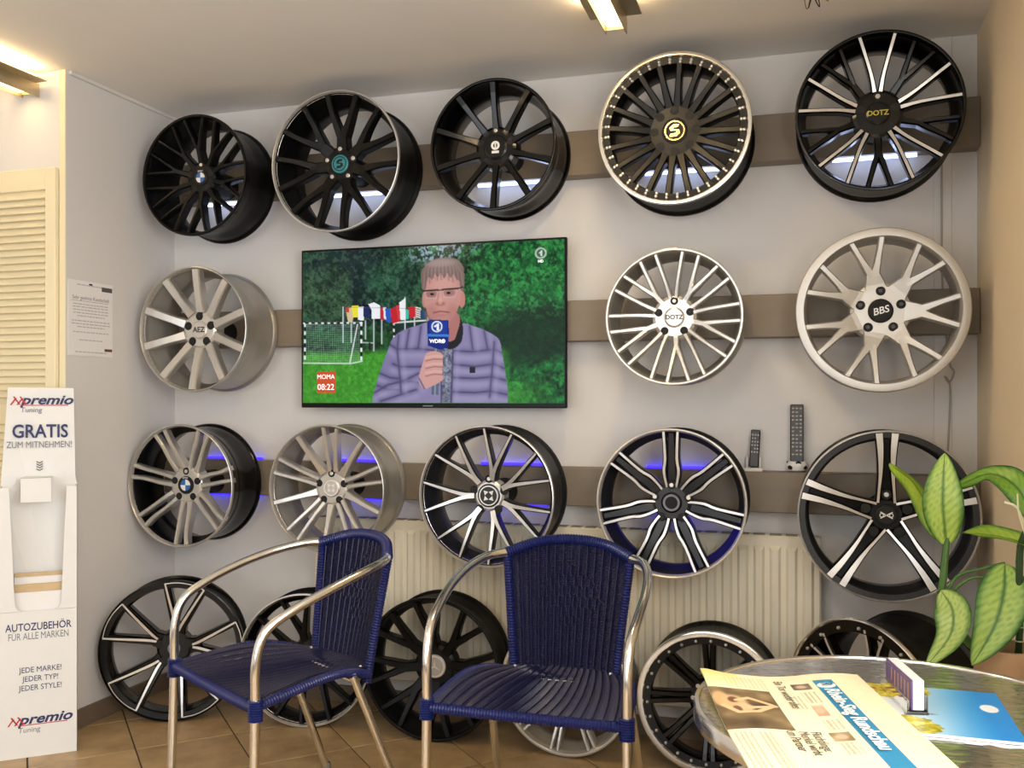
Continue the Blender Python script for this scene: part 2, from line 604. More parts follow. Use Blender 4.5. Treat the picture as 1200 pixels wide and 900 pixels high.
def em_s(colr):
    def f(p, r, y):
        pts = [(.3, .42), (-.1, .42), (-.34, .22), (-.3, .02), (.08, -.02), (.1, -.14), (-.3, -.2), (-.34, -.42), (.1, -.4), (.36, -.2), (.3, .06), (-.06, .1), (-.08, .2), (.24, .22)]
        MB().poly([(a * r * 1.15, b * r * 1.15) for a, b in pts][::-1], y - .0008).build('emblem_letter', colr, p, 0)
        MB().disc(0, 0, y - .0006, r * .78, 32, r0=r * .68).build('emblem_ring', colr, p, 30)
    return f


def em_text(s, m, k=.62, shear=0.0, rz=0.0):
    def f(p, r, y):
        o = text(p, s, r * k, (0, y - .0008, 0), (PI / 2, rz, 0), m, 'emblem_lettering', shear=shear, bold=.0004)
    return f


def em_target(p, r, y):
    MB().disc(0, r * .12, y - .0008, r * .36, 28, r0=r * .18).box(-r * .3, r * .3, y - .001, y, -r * .5, -r * .3).box(-r * .06, r * .06, y - .001, y, -.1 * r, .34 * r).build('emblem', M_bmwwhite, p, 0)


def em_tri(p, r, y):
    mb = MB()
    for k in range(4):
        a = PI / 2 * k + PI / 4
        d = Vector((math.cos(a), math.sin(a))) * r * .36
        mb.poly([(d.x + r * .24 * math.cos(a + q), d.y + r * .24 * math.sin(a + q)) for q in (0, -2.1, -4.2)], y - .0008)
    mb.disc(0, 0, y - .0008, r * .84, 32, r0=r * .74)
    mb.build('emblem', M_bmwwhite, p, 0)


def em_cross(p, r, y):
    mb = MB()
    for a in (.5, -.5):
        M_ = Matrix.Rotation(a, 4, 'Y')
        mb.box(-r * .62, r * .62, y - .001, y, -r * .05, r * .05, 0, M_)
    for s in (-1, 1):
        mb.disc(s * r * .42, 0, y - .0008, r * .2, 16, r0=r * .13)
    mb.build('emblem', M_bmwwhite, p, 0)


def em_star(p, r, y):
    mb = MB()
    mb.disc(0, 0, y - .0008, r * .9, 40, r0=r * .76)
    for k in range(3):
        a = PI / 2 + k * 2 * PI / 3
        q = [(math.cos(a) * r * .62, math.sin(a) * r * .62), (math.cos(a + .9) * r * .1, math.sin(a + .9) * r * .1), (0, 0), (math.cos(a - .9) * r * .1, math.sin(a - .9) * r * .1)]
        mb.poly(q[::-1], y - .0008)
    mb.build('emblem', M_bolt, p, 0)


def em_ring(p, r, y):
    MB().disc(0, 0, y - .0006, r * .8, 32, r0=r * .6).build('emblem_ring', M_grey, p, 30)


def em_none(p, r, y):
    pass


def Y(r0, rf, half, w0, wf, w1, rend=.955, bow=0.0):
    """a stem from the hub that forks in two arms"""
    a = [(r0, 0, w0), (rf, 0, wf)]
    p0, p1 = Vector((rf - .07, wf * .12)), Vector((rend * math.cos(math.radians(half)), rend * math.sin(math.radians(half))))
    arm = []
    for t, w in ((0, wf * .72), (.3, w1 * 1.25), (.6, w1), (1, w1 * 1.05)):
        p = p0.lerp(p1, t)
        p.y += bow * math.sin(PI * t) * .5
        arm.append((p.length, math.degrees(math.atan2(p.y, p.x)), w))
    return [a, arm, mirror(arm)]


ROW1, ROW2, ROW3 = 2.067, 1.468, .866
FY = -.30
POST = .118  # wheel-local y of the rail face is set per width below


def hung(label, x, z, D, W, mats, designs, **k):
    # rail front is at y=-.07; wheel centre is at FY + W/2
    return wheel(label, (x, FY, z), D, W, mats, designs, post=(-.07 - (FY + W / 2)), **k)


BLK = (M_black, M_black, M_black, M_black, M_black)
SAT = (M_satin, M_satin, M_satin, M_satin, M_satin)

# row 1
hung('all-black mesh-spoke wheel with blue and white roundel cap, top row, far left', -2.221, 2.055, .464, .215, SAT,
     [(Y(.2, .52, 10.5, .07, .058, .027), 92, 10)], cap=(M_dark, em_roundel), holes=[0], cap_r=.135, bolt_mat=M_bolt, dish=.05)
hung('black wheel with thin silver edge and teal center cap, top row', -1.625, 2.064, .516, .225, (M_satin, M_mach, M_satin, M_satin, M_satin),
     [(Y(.2, .44, 13.5, .15, .13, .06, bow=.03), 84, 7)], cap=(M_teal, em_s(M_dark)), bolt_a=90, lip_w=.026, dish=.05, hub_r=.25)
hung('all-black wheel with ten single spokes, top row above the television', -1.022, 2.076, .456, .225, BLK,
     [([[(.2, 0, .10), (.5, 0, .065), (.955, 0, .078)]], 90, 10)], cap=(M_black, em_target), holes=[0], cap_r=.19, hub_r=.32, bolt_r=.255, dish=.045)
hung('black many-spoke wheel with riveted ring and polished silver lip, top row', -.403, 2.079, .498, .225, (M_satin, M_chrome, M_satin, M_satin, M_satin),
     [([[(.3, 0, .085), (.6, 0, .055), (.86, 0, .06)]], 85, 20)], cap=(M_dark, em_s(M_gold)), cap_r=.17, hub_r=.38, bolts=8, bolt_r=.27, holes=[], rivets=[(40, .9), (40, .862)], rivet_r=.895, lip_w=.065, dish=.04)
w5 = hung('glossy black wheel with ten thin white spoke lines, top row right corner', .218, 2.080, .490, .2, BLK,
          [([[(.27, 7.5, .045), (.5, 9, .035), (.955, 12.5, .035)]], 91, 5, -.004, M_mach, M_black), ([[(.27, -7.5, .045), (.5, -9, .035), (.955, -12.5, .035)]], 91, 5, -.004, M_mach, M_black),
           (Y(.2, .55, 8.5, .07, .05, .035), 55, 5, .012)], cap=(M_black, em_text('DOTZ', M_yellow)), holes=[0], cap_r=.145, hub_r=.3, bolt_r=.215, dish=.04)
# row 2
hung('satin silver wheel with ten straight spokes left of the television', -2.228, 1.468, .481, .225, (M_barrel, M_silver, M_silver, M_silver, M_silver),
     [([[(.285, 0, .125), (.5, 0, .10), (.955, 0, .105)]], 88, 10)], cap=(M_silver, em_text('AEZ', M_dark, .8)), cap_r=.15, hub_r=.3, bolt_a=90, dish=.05, holes=[], lip_w=.03, bolt_r=.22, hole_r=.066)
hung('silver wheel with twenty slim spokes and dark bolt holes right of the television', -.404, 1.468, .447, .2, (M_barrel, M_silver, M_silver, M_silver, M_silver),
     [([[(.24, 8, .045), (.5, 9.5, .034), (.955, 12, .034)]], 94, 5), ([[(.24, -8, .045), (.5, -9.5, .034), (.955, -12, .034)]], 94, 5),
      (Y(.2, .48, 9.5, .07, .05, .034), 58, 5)], cap=(M_silver, em_text('DOTZ', M_blacktxt, .6)), cap_r=.15, hub_r=.32, bolt_r=.24, holes=[0], dish=.035)
hung('matte silver wheel with seven Y-shaped spokes and black center cap', .226, 1.472, .502, .2, (M_barrel, M_silver_m, M_silver_m, M_silver_m, M_silver_m),
     [(Y(.24, .5, 12, .26, .12, .048, bow=.01), 101, 7)], cap=(M_dark, em_text('BBS', M_bmwwhite, .8, .2, -.25)), cap_r=.15, hub_r=.35, bolt_r=.245, dish=.04, lip_w=.11, bolt_mat=M_anth)
# row 3
hung('silver-faced wheel with seven double spokes, black barrel and roundel cap', -2.285, .868, .474, .205, (M_black, M_silver, M_silver, M_silver, M_silver),
     [([[(.28, 13, .06), (.5, 9, .04), (.75, 5.5, .038), (.955, 6, .042)]], 64, 7), ([[(.28, -13, .06), (.5, -9, .04), (.75, -6.5, .038), (.955, -6, .042)]], 64, 7)],
     cap=(M_dark, em_roundel), cap_r=.15, hub_r=.3, bolt_r=.225, holes=[0], dish=.045, lip_w=.035)
hung('all-silver multi-spoke wheel behind the left blue chair', -1.660, .874, .469, .2, (M_barrel, M_silver, M_silver, M_silver, M_silver),
     [([[(.26, 11, .05), (.5, 7.5, .04), (.955, 7, .036)]], 87, 5), ([[(.26, -11, .05), (.5, -7.5, .04), (.955, -7, .036)]], 87, 5), ([[(.26, 0, .10), (.5, 0, .062), (.955, 0, .05)]], 123, 5)],
     cap=(M_silver, em_tri), cap_r=.15, hub_r=.27, bolt_r=.225, holes=[0], dish=.05, lip_w=.03)
hung('dark grey wheel with bright V-shaped spoke faces above the right chair', -1.047, .865, .491, .2, (M_anth, M_mach, M_mach, M_anth, M_mach),
     [([[(.22, 3, .05), (.42, 4.5, .05), (.955, 12.5, .026)], [(.22, -3, .05), (.42, -4.5, .05), (.955, -12.5, .026)]], 79, 7)],
     cap=(M_anth, em_tri), cap_r=.17, hub_r=.22, bolt_r=.235, holes=[0], dish=.045, lip_w=.022)
hung('two-tone wheel with seven grooved double spokes and a plain dark cap', -.413, .862, .489, .2, (M_anth, M_mach, M_mach, M_anth, M_anth),
     [([[(.2, 16, .03), (.32, 15, .03), (.45, 12.5, .034), (.6, 7.5, .034), (.955, 5.6, .03)], [(.2, -16, .03), (.32, -15, .03), (.45, -12.5, .034), (.6, -7.5, .034), (.955, -5.6, .03)]], 90, 7, 0, M_mach, M_anth),
      ([[(.25, 0, .10), (.5, 0, .09), (.93, 0, .06)]], 90, 7, .014, M_anth, M_anth)],
     cap=(M_satin, em_ring), cap_r=.14, hub_r=.25, bolt_r=.235, holes=[0, 1, 4], dish=.035, lip_w=.04)
hung('large black and white five double-spoke wheel by the leafy plant', .2425, .8445, .5245, .2, (M_anth, M_mach, M_mach, M_satin, M_satin),
     [([[(.17, 33, .03), (.3, 16, .028), (.5, 7.8, .04), (.75, 5.4, .062), (.965, 5.2, .076)], [(.17, -33, .03), (.3, -16, .028), (.5, -7.8, .04), (.75, -5.4, .062), (.965, -5.2, .076)]], 90, 5, -.002, M_mach, M_satin),
      ([[(.2, 0, .16), (.5, 0, .13), (.93, 0, .1)]], 90, 5, .016, M_satin, M_satin)],
     cap=(M_dark, em_cross), cap_r=.125, hub_r=.2, bolt_r=.24, holes=[0], dish=.04, lip_w=.02, lip_in=M_anth, rivet_r=.955)


def floor_wheel(label, x, y, D, W, mats, designs, **k):
    return wheel(label, (x, y, D / 2 + .001), D, W, mats, designs, **k)


floor_wheel('black wheel with five bright V-shaped spokes standing beside the cardboard stand', -2.243, -.40, .525, .13, (M_black, M_black, M_mach, M_black, M_black),
            [([[(.26, 4, .03), (.42, 9, .038), (.96, 16.5, .024)], [(.26, -4, .03), (.42, -9, .038), (.96, -16.5, .024)], [(.958, -16.5, .016), (.966, -8, .014), (.968, 0, .014), (.966, 8, .014), (.958, 16.5, .016)]], 79, 5, -.002, M_mach, M_black),
             ([[(.2, 0, .2), (.36, 0, .17)], [(.3, 8, .08), (.94, 16, .075)], [(.3, -8, .08), (.94, -16, .075)]], 79, 5, .004, M_black, M_black)],
            yaw=25, cap=(M_grey, em_none), cap_r=.09, hub_r=.24, bolts=5, holes=[], dish=.045, lip_w=.02, lip_in=M_black, rivet_r=.94)
floor_wheel('black Y-spoke wheel with silver edge on the floor behind the left chair', -1.742, -.31, .49, .14, (M_satin, M_mach, M_satin, M_satin, M_satin),
            [(Y(.2, .42, 12.5, .11, .09, .04), 100, 7)], yaw=12, cap=(M_satin, em_ring), lip_w=.026, holes=[])
floor_wheel('all-black wheel with silver star cap on the floor between the chairs', -1.248, -.305, .505, .17, SAT,
            [(Y(.2, .5, 10.5, .12, .10, .055), 95, 8)], yaw=2, tilt=0, cap=(M_barrel, em_star), cap_r=.17, hub_r=.3, bolts=0, dish=.05)
floor_wheel('silver wheel with narrow double spokes on the floor behind the right chair', -.768, -.30, .457, .14, (M_barrel, M_silver, M_silver, M_silver, M_silver),
            [([[(.2, 6, .04), (.5, 3.6, .03), (.955, 3.2, .026)], [(.2, -6, .04), (.5, -3.6, .03), (.955, -3.2, .026)]], 8, 10)], yaw=-4, cap=(M_silver, em_ring), holes=[], lip_w=.06)
floor_wheel('black riveted wheel with wide polished lip on the floor beside the glass table', -.29, -.32, .462, .17, (M_black, M_chrome, M_black, M_black, M_black),
            [([[(.24, 9, .06), (.5, 5, .05), (.84, 4, .055)], [(.24, -9, .06), (.5, -5, .05), (.84, -4, .055)]], 90, 8)], yaw=-2, cap=(M_black, em_ring), bolts=8, bolt_r=.24, rivets=26, rivet_r=.855, lip_w=.095, hub_r=.3, dish=.05)
floor_wheel('deep black wheel with bright spoke edges turned sideways behind the glass table', .15, -.5, .57, .24, (M_satin, M_chrome, M_mach, M_black, M_black),
            [([[(.24, 8, .035), (.5, 6, .03), (.7, 5, .028), (.9, 7.5, .028)], [(.24, -8, .035), (.5, -6, .03), (.7, -5, .028), (.9, -7.5, .028)]], 80, 7)], yaw=-45, cap=(M_black, em_ring), rivets=21, rivet_r=.9, lip_w=.03, hub_r=.28, dish=.04)

# ------------------------------------------------------------------ mounting rails with light strips
RAILS = [(2.003, 2.163), (1.409, 1.555), (.817, .955)]
rl = ['upper taupe mounting rail behind the top row of wheels', 'middle taupe mounting rail behind the television', 'lower taupe mounting rail above the radiator, carrying two remotes']
CX = (-2.23, -1.64, -1.03, -.405, .222)
for i, (z0, z1) in enumerate(RAILS):
    t = thing('mounting_rail', rl[i], 'rail', (0, 0, z0), group='rails across the back wall')
    MB().bbox(XL + .001, XR - .001, -.07, -.001, 0, z1 - z0, .003).build('rail_board', M_rail, t)
    if i == 0:
        s = MB().tube([(-.13, 0, 0), (.13, 0, 0)], .006, 8).mesh('light_strip', M_led_w)
        for x in CX:
            link('light_strip', s, t, (x, -.045, -.007))
    if i == 2:
        s = MB().bbox(-.13, .13, -.005, .005, -.004, .004, .001).mesh('light_strip', M_led_v, 0)
        for x in CX[:4]:
            link('light_strip', s, t, (x, -.02, -.006))
            link('light_strip', s, t, (x, -.012, z1 - z0 + .005))

# ------------------------------------------------------------------ radiator
rad = thing('radiator', 'cream panel radiator under the lower rail', 'radiator', (0, 0, 0))
RX0, RX1, RZ0, RZ1 = -1.83, .056, .13, .742
MB().bbox(RX0, RX1, -.076, -.03, RZ0, RZ1, .006).build('panel', M_rad, rad)
nfl = 35
pw = (RX1 - RX0 - .03) / nfl
fl = MB()
hw = pw * .36
fl.add([(-hw, 0, RZ0 + .05), (-hw * .55, -.011, RZ0 + .065), (hw * .55, -.011, RZ0 + .065), (hw, 0, RZ0 + .05),
        (-hw, 0, RZ1 - .035), (-hw * .55, -.011, RZ1 - .05), (hw * .55, -.011, RZ1 - .05), (hw, 0, RZ1 - .035)],
       [(0, 1, 5, 4), (1, 2, 6, 5), (2, 3, 7, 6), (0, 3, 2, 1), (4, 5, 6, 7)])
fm = fl.mesh('flute', M_rad, 0)
for i in range(nfl):
    link('flute', fm, rad, (RX0 + .015 + pw * (i + .5), -.0755, 0))
gm = MB().bbox(-.019, .019, -.072, -.034, 0, .003, .0005).mesh('grille_slot', mat('radiator_slot', (150, 140, 118), .6), 0)
for i in range(nfl):
    link('grille_slot', gm, rad, (RX0 + .015 + pw * (i + .5), 0, RZ1 - .0015))
for x in (RX0 + .2, RX1 - .2):
    MB().box(x - .02, x + .02, -.031, -.001, RZ0 + .1, RZ1 - .1).build('wall_bracket', M_white, rad, 0)
MB().tube(spline([(RX0 + .02, -.05, RZ0 + .01), (RX0 + .02, -.05, .06), (RX0 + .02, -.03, .04), (RX0 + .02, -.002, .04)], 5), .008, 10).build('pipe', M_white, rad)


# ------------------------------------------------------------------ painted flat prints (television picture, newspaper, brochure): vertex colours made by code
def vnoise(h, w, cell, seed):
    rs = np.random.RandomState(seed)
    gh, gw = int(h / cell) + 3, int(w / cell) + 3
    g = rs.rand(gh, gw)
    ys, xs = np.arange(h) / cell, np.arange(w) / cell
    yi, xi = ys.astype(int), xs.astype(int)
    fyy, fxx = ys - yi, xs - xi
    fyy, fxx = fyy * fyy * (3 - 2 * fyy), fxx * fxx * (3 - 2 * fxx)
    a = g[np.ix_(yi, xi)]
    b = g[np.ix_(yi, xi + 1)]
    c = g[np.ix_(yi + 1, xi)]
    d = g[np.ix_(yi + 1, xi + 1)]
    fxx = fxx[None, :]
    fyy = fyy[:, None]
    return (a * (1 - fxx) + b * fxx) * (1 - fyy) + (c * (1 - fxx) + d * fxx) * fyy


class Canvas:
    def __init__(self, w, h, x0, x1, y0, y1, base, warp=None):
        """picture coordinates x0..x1 (left to right), y0..y1 (top to bottom)"""
        self.w, self.h = w, h
        xs = np.linspace(x0, x1, w)
        ys = np.linspace(y0, y1, h)
        self.X, self.Y = np.meshgrid(xs, ys)
        self.a = np.zeros((h, w, 3)) + np.array(base, float)
        self.warp = warp or (lambda x, y: (x, y))
        self.px = (x1 - x0) / w

    def mix(self, m, col, al=1.0):
        m = np.clip(m, 0, 1)[..., None] * al
        self.a = self.a * (1 - m) + np.array(col, float) * m

    def pmask(self, pts):
        P = [self.warp(*p) for p in pts]
        ins = np.zeros(self.X.shape, bool)
        n = len(P)
        for i in range(n):
            (xa, ya), (xb, yb) = P[i], P[(i + 1) % n]
            if ya == yb:
                continue
            c = ((ya > self.Y) != (yb > self.Y)) & (self.X < (xb - xa) * (self.Y - ya) / (yb - ya) + xa)
            ins ^= c
        return ins.astype(float)

    def poly(self, pts, col, al=1.0):
        self.mix(self.pmask(pts), col, al)

    def smooth(self, pts, col, al=1.0, n=6):
        q = spline([(p[0], p[1], 0) for p in pts + [pts[0]]], n)
        self.poly([(p.x, p.y) for p in q], col, al)

    def emask(self, cx, cy, rx, ry, soft=.15):
        cx, cy = self.warp(cx, cy)
        d = np.sqrt(((self.X - cx) / rx) ** 2 + ((self.Y - cy) / ry) ** 2)
        return np.clip((1 - d) / soft + .5, 0, 1)

    def ell(self, cx, cy, rx, ry, col, al=1.0, soft=.15):
        self.mix(self.emask(cx, cy, rx, ry, soft), col, al)

    def line(self, pts, w, col, al=1.0):
        P = [self.warp(*p) for p in pts]
        best = np.full(self.X.shape, 1e9)
        for (xa, ya), (xb, yb) in zip(P[:-1], P[1:]):
            dx, dy = xb - xa, yb - ya
            L = dx * dx + dy * dy + 1e-9
            t = np.clip(((self.X - xa) * dx + (self.Y - ya) * dy) / L, 0, 1)
            best = np.minimum(best, np.hypot(self.X - xa - t * dx, self.Y - ya - t * dy))
        self.mix(np.clip((w / 2 - best) / self.px + .5, 0, 1), col, al)

    def seam(self, pts, w, col, al, mask):
        P = [self.warp(*p) for p in pts]
        best = np.full(self.X.shape, 1e9)
        for (xa, ya), (xb, yb) in zip(P[:-1], P[1:]):
            dx, dy = xb - xa, yb - ya
            t = np.clip(((self.X - xa) * dx + (self.Y - ya) * dy) / (dx * dx + dy * dy + 1e-9), 0, 1)
            best = np.minimum(best, np.hypot(self.X - xa - t * dx, self.Y - ya - t * dy))
        self.mix(np.exp(-(best / w) ** 2) * mask, col, al)

    def noise(self, octs, seed=0):
        s = 0
        for i, (c, am) in enumerate(octs):
            s = s + (vnoise(self.h, self.w, c, seed + i) - .5) * am
        return s

    def sheet(self, name, pos, m, parent=None, smooth=True):
        """grid mesh, pos(s,t) -> xyz for s,t in 0..1 (t=0 top row)"""
        h, w = self.h, self.w
        S, T = np.meshgrid(np.linspace(0, 1, w), np.linspace(0, 1, h))
        co = np.stack(pos(S, T), -1).reshape(-1, 3)
        idx = np.arange(h * w).reshape(h, w)
        q = np.stack([idx[:-1, :-1], idx[1:, :-1], idx[1:, 1:], idx[:-1, 1:]], -1).reshape(-1, 4)
        me = bpy.data.meshes.new(name)
        me.vertices.add(h * w)
        me.vertices.foreach_set('co', co.astype(np.float32).ravel())
        nq = len(q)
        me.loops.add(nq * 4)
        me.loops.foreach_set('vertex_index', q.astype(np.int32).ravel())
        me.polygons.add(nq)
        me.polygons.foreach_set('loop_start', np.arange(0, nq * 4, 4, dtype=np.int32))
        me.polygons.foreach_set('use_smooth', np.full(nq, smooth))
        me.update(calc_edges=True)
        at = me.color_attributes.new('print', 'FLOAT_COLOR', 'POINT')
        c = np.clip(self.a, 0, 255) / 255
        c = np.where(c <= .04045, c / 12.92, ((c + .055) / 1.055) ** 2.4).reshape(-1, 3)
        at.data.foreach_set('color', np.concatenate([c, np.ones((h * w, 1))], 1).astype(np.float32).ravel())
        me.materials.append(m)
        me.validate()
        return link(name, me, parent)


# ------------------------------------------------------------------ television
def warp_tv(x, y):
    q = (x - 57) / 1083.0
    top, bot = 95 - 57 * q, 722 + 6 * q
    return x, (y - top) / (bot - top) * 640


cv = Canvas(420, 236, 57, 1140, 0, 640, (24, 52, 34), warp_tv)
nz = cv.noise([(44, .9), (18, .8), (8, .9), (3.2, .8), (1.6, .5)], 3)
nf = cv.noise([(5, 1.0), (2.2, 1.0)], 21)
# tree mass, darker at left top, bright leafy green on the right
g = np.stack([30 + 26 * nz, 58 + 50 * nz, 42 + 30 * nz], -1)
cv.a = g
cv.mix(np.clip((cv.X - 700) / 120, 0, 1), (22, 92, 44))
cv.a += np.clip((cv.X - 640) / 140, .25, 1)[..., None] * np.stack([18 * nf + 22 * nz, 44 * nf + 60 * nz, 20 * nf + 24 * nz], -1)
cv.ell(950, 210, 240, 150, (36, 124, 60), .3, .9)
cv.ell(1040, 430, 150, 120, (8, 34, 18), .8, .7)
cv.ell(900, 480, 130, 110, (12, 48, 26), .7, .7)
cv.ell(240, 150, 170, 90, (26, 40, 46), .8, .6)
cv.ell(170, 270, 140, 120, (52, 78, 56), .75, .35)
cv.a += (np.clip(cv.emask(170, 270, 140, 120, .3), 0, 1) * 40)[..., None] * nf[..., None] * np.array([.7, 1, .7])
cv.ell(310, 250, 45, 90, (14, 28, 34), .85, .6)
cv.ell(440, 220, 120, 110, (40, 88, 66), .6, .6)
cv.a += (cv.emask(440, 220, 130, 120, .4) * 24)[..., None] * nf[..., None]
lf1 = np.clip((cv.noise([(7, 1.0), (3.5, .9), (1.8, .6)], 91) - .12) * 4, 0, 1)
lf2 = np.clip((-cv.noise([(10, 1.0), (4.5, .9), (2, .6)], 131) - .12) * 4, 0, 1)
cv.mix(lf2 * np.clip((cv.Y - 0) / 10, 0, 1), (12, 34, 22), .55)
cv.mix(lf1 * np.clip((cv.X - 690) / 90, 0, 1) * np.clip((330 - cv.Y) / 80, .12, 1), (70, 168, 84), .6)
cv.mix(lf1 * np.clip((690 - cv.X) / 90, 0, 1), (84, 120, 92), .45)
sk = np.clip(nf * 3 + .2, 0, 1)
cv.mix(cv.emask(620, 95, 110, 40, .8) * sk, (176, 196, 226), .8)
cv.mix(cv.emask(740, 70, 80, 30, .8) * sk, (150, 178, 210), .6)
# lawn
lawn = np.clip((cv.Y - 410) / 30, 0, 1)
L = np.stack([66 + 18 * nf, 148 + 30 * nf, 46 + 14 * nf], -1)
lm_ = lawn * np.clip((940 - cv.X) / 60, 0, 1)
cv.a = cv.a * (1 - lm_[..., None]) + L * lm_[..., None]
cv.poly([(57, 420), (450, 425), (450, 505), (57, 480)], (36, 96, 40), .45)
rl_ = np.clip((cv.Y - 520 + (cv.X - 1000) * .1) / 70, 0, 1) * np.clip((cv.X - 880) / 40, 0, 1) * np.clip((1130 - cv.X) / 160, 0, 1)
cv.a = cv.a * (1 - .6 * rl_[..., None]) + L * .6 * rl_[..., None]
# goal
for k in range(26):
    x = 66 + k * 9.6
    cv.line([(x, 392), (x - 4, 552)], 1.6, (190, 206, 214), .45)
for k in range(18):
    y = 394 + k * 9.2
    cv.line([(62, y), (190, y + 6), (308, y)], 1.6, (190, 206, 214), .5)
cv.line([(60, 390), (318, 388)], 7, (232, 236, 240))
cv.line([(300, 392), (266, 556)], 5, (226, 232, 238))
cv.line([(57, 556), (272, 558), (320, 548)], 5, (214, 226, 220))
for k in range(9):
    cv.line([(316, 388 + k * 18), (316, 398 + k * 18)], 9, (236, 238, 242) if k % 2 == 0 else (20, 22, 26))
    cv.line([(66, 392 + k * 17), (66, 402 + k * 17)], 8, (236, 238, 242) if k % 2 == 0 else (20, 22, 26))
    cv.line([(70 + k * 28, 389), (80 + k * 28, 389)], 7, (24, 26, 30))
cv.poly([(455, 388), (590, 378), (590, 470), (455, 470)], (28, 50, 46), .8)
cv.line([(455, 388), (590, 378)], 6, (226, 230, 234))
for k in range(6):
    cv.line([(456, 388 + k * 14), (456, 395 + k * 14)], 7, (236, 238, 242) if k % 2 == 0 else (20, 22, 26))
# poles and washing line of shirts
for x, t, b in ((236, 322, 470), (272, 380, 470), (370, 372, 505), (404, 330, 475), (503, 282, 420), (543, 330, 400), (334, 380, 455), (598, 366, 400)):
    cv.line([(x, t), (x, b)], 5, (206, 216, 222))
for pts, c in (([(247, 325), (285, 322), (278, 385), (258, 385)], (214, 190, 150)), ([(246, 322), (262, 320), (262, 345), (246, 345)], (190, 66, 60)), ([(272, 318), (304, 314), (304, 366), (280, 364)], (238, 226, 52)), ([(300, 320), (328, 320), (326, 378), (302, 376)], (238, 240, 244)),
               ([(324, 322), (356, 316), (352, 368), (326, 366)], (30, 38, 92)), ([(346, 310), (372, 302), (398, 316), (396, 370), (360, 372), (360, 334)], (240, 242, 246)), ([(396, 324), (414, 322), (414, 378), (398, 374)], (184, 52, 58)), ([(410, 324), (424, 324), (424, 376), (414, 370)], (232, 232, 240)),
               ([(418, 330), (444, 326), (444, 386), (424, 384)], (38, 92, 190)), ([(440, 330), (470, 318), (478, 384), (448, 392)], (196, 34, 46)), ([(464, 316), (484, 312), (488, 374), (474, 380)], (206, 60, 66)), ([(478, 304), (504, 284), (508, 374), (484, 376)], (240, 242, 246)),
               ([(504, 330), (520, 334), (518, 372), (506, 372)], (60, 190, 170)), ([(516, 322), (546, 318), (546, 364), (522, 368)], (202, 40, 48)), ([(546, 320), (570, 326), (566, 370), (546, 368)], (230, 228, 216)), ([(568, 336), (594, 340), (594, 372), (570, 372)], (34, 70, 110))):
    cv.poly(pts, c)
for k in range(5):
    cv.line([(548, 328 + k * 9), (566, 334 + k * 9)], 3, (90, 70, 90))
cv.line([(242, 322), (600, 330)], 2, (80, 80, 84), .5)
cv.line([(322, 470), (366, 472)], 4, (200, 206, 206))
cv.line([(352, 474), (352, 498)], 8, (30, 30, 34))
# the reporter: jacket
J = [(362, 722), (372, 672), (398, 590), (428, 508), (452, 452), (494, 420), (560, 398), (600, 390), (660, 440), (735, 392), (790, 404), (850, 430), (888, 462), (900, 520), (912, 600), (920, 660), (922, 724)]
jm = cv.pmask([(p.x, p.y) for p in spline([(a, b, 0) for a, b in J], 5)])
cv.mix(jm, (140, 132, 172))
xs = (cv.X - 362) / 560
cv.mix(jm * np.clip(1 - xs * 2.2, 0, 1), (112, 104, 148), .5)
cv.mix(jm * np.clip((xs - .8) * 4, 0, 1), (108, 102, 142), .7)
q1 = [[(440, 480), (470, 498), (560, 496), (640, 506)], [(452, 560), (480, 572), (560, 572), (600, 570)], [(476, 640), (520, 634), (580, 640)], [(700, 505), (780, 510), (870, 500), (898, 515)], [(700, 562), (790, 572), (870, 562), (905, 580)],
      [(700, 618), (790, 622), (860, 616), (912, 630)], [(700, 678), (790, 682), (850, 676), (918, 690)], [(398, 600), (440, 618), (480, 622)], [(384, 650), (430, 668), (480, 668)], [(374, 680), (430, 648), (500, 630), (560, 600)], [(400, 716), (480, 690), (550, 668)]]
for ln in q1:
    cv.seam([(a, b + 26) for a, b in ln], 17, (164, 158, 194), .55, jm)
    cv.seam(ln, 13, (96, 90, 130), .6, jm)
    cv.seam(ln, 3.5, (70, 64, 100), .8, jm)
for ln in ([(476, 440), (470, 500), (482, 620), (486, 680)], [(520, 418), (508, 492)], [(570, 404), (558, 494)], [(770, 404), (782, 500)], [(828, 424), (842, 500)], [(868, 470), (862, 560), (850, 700)], [(700, 500), (694, 722)]):
    cv.seam([(a + 20, b) for a, b in ln], 13, (164, 158, 194), .4, jm)
    cv.seam(ln, 10, (98, 92, 132), .5, jm)
    cv.seam(ln, 3.5, (74, 68, 104), .7, jm)
cv.poly([(652, 500), (706, 496), (694, 722), (654, 722)], (112, 116, 136))
cv.a += (cv.pmask([(652, 500), (706, 496), (694, 722), (654, 722)]) * 70)[..., None] * nf[..., None]
cv.line([(654, 505), (654, 722)], 5, (74, 70, 98))
cv.line([(702, 500), (694, 722)], 6, (78, 74, 106))
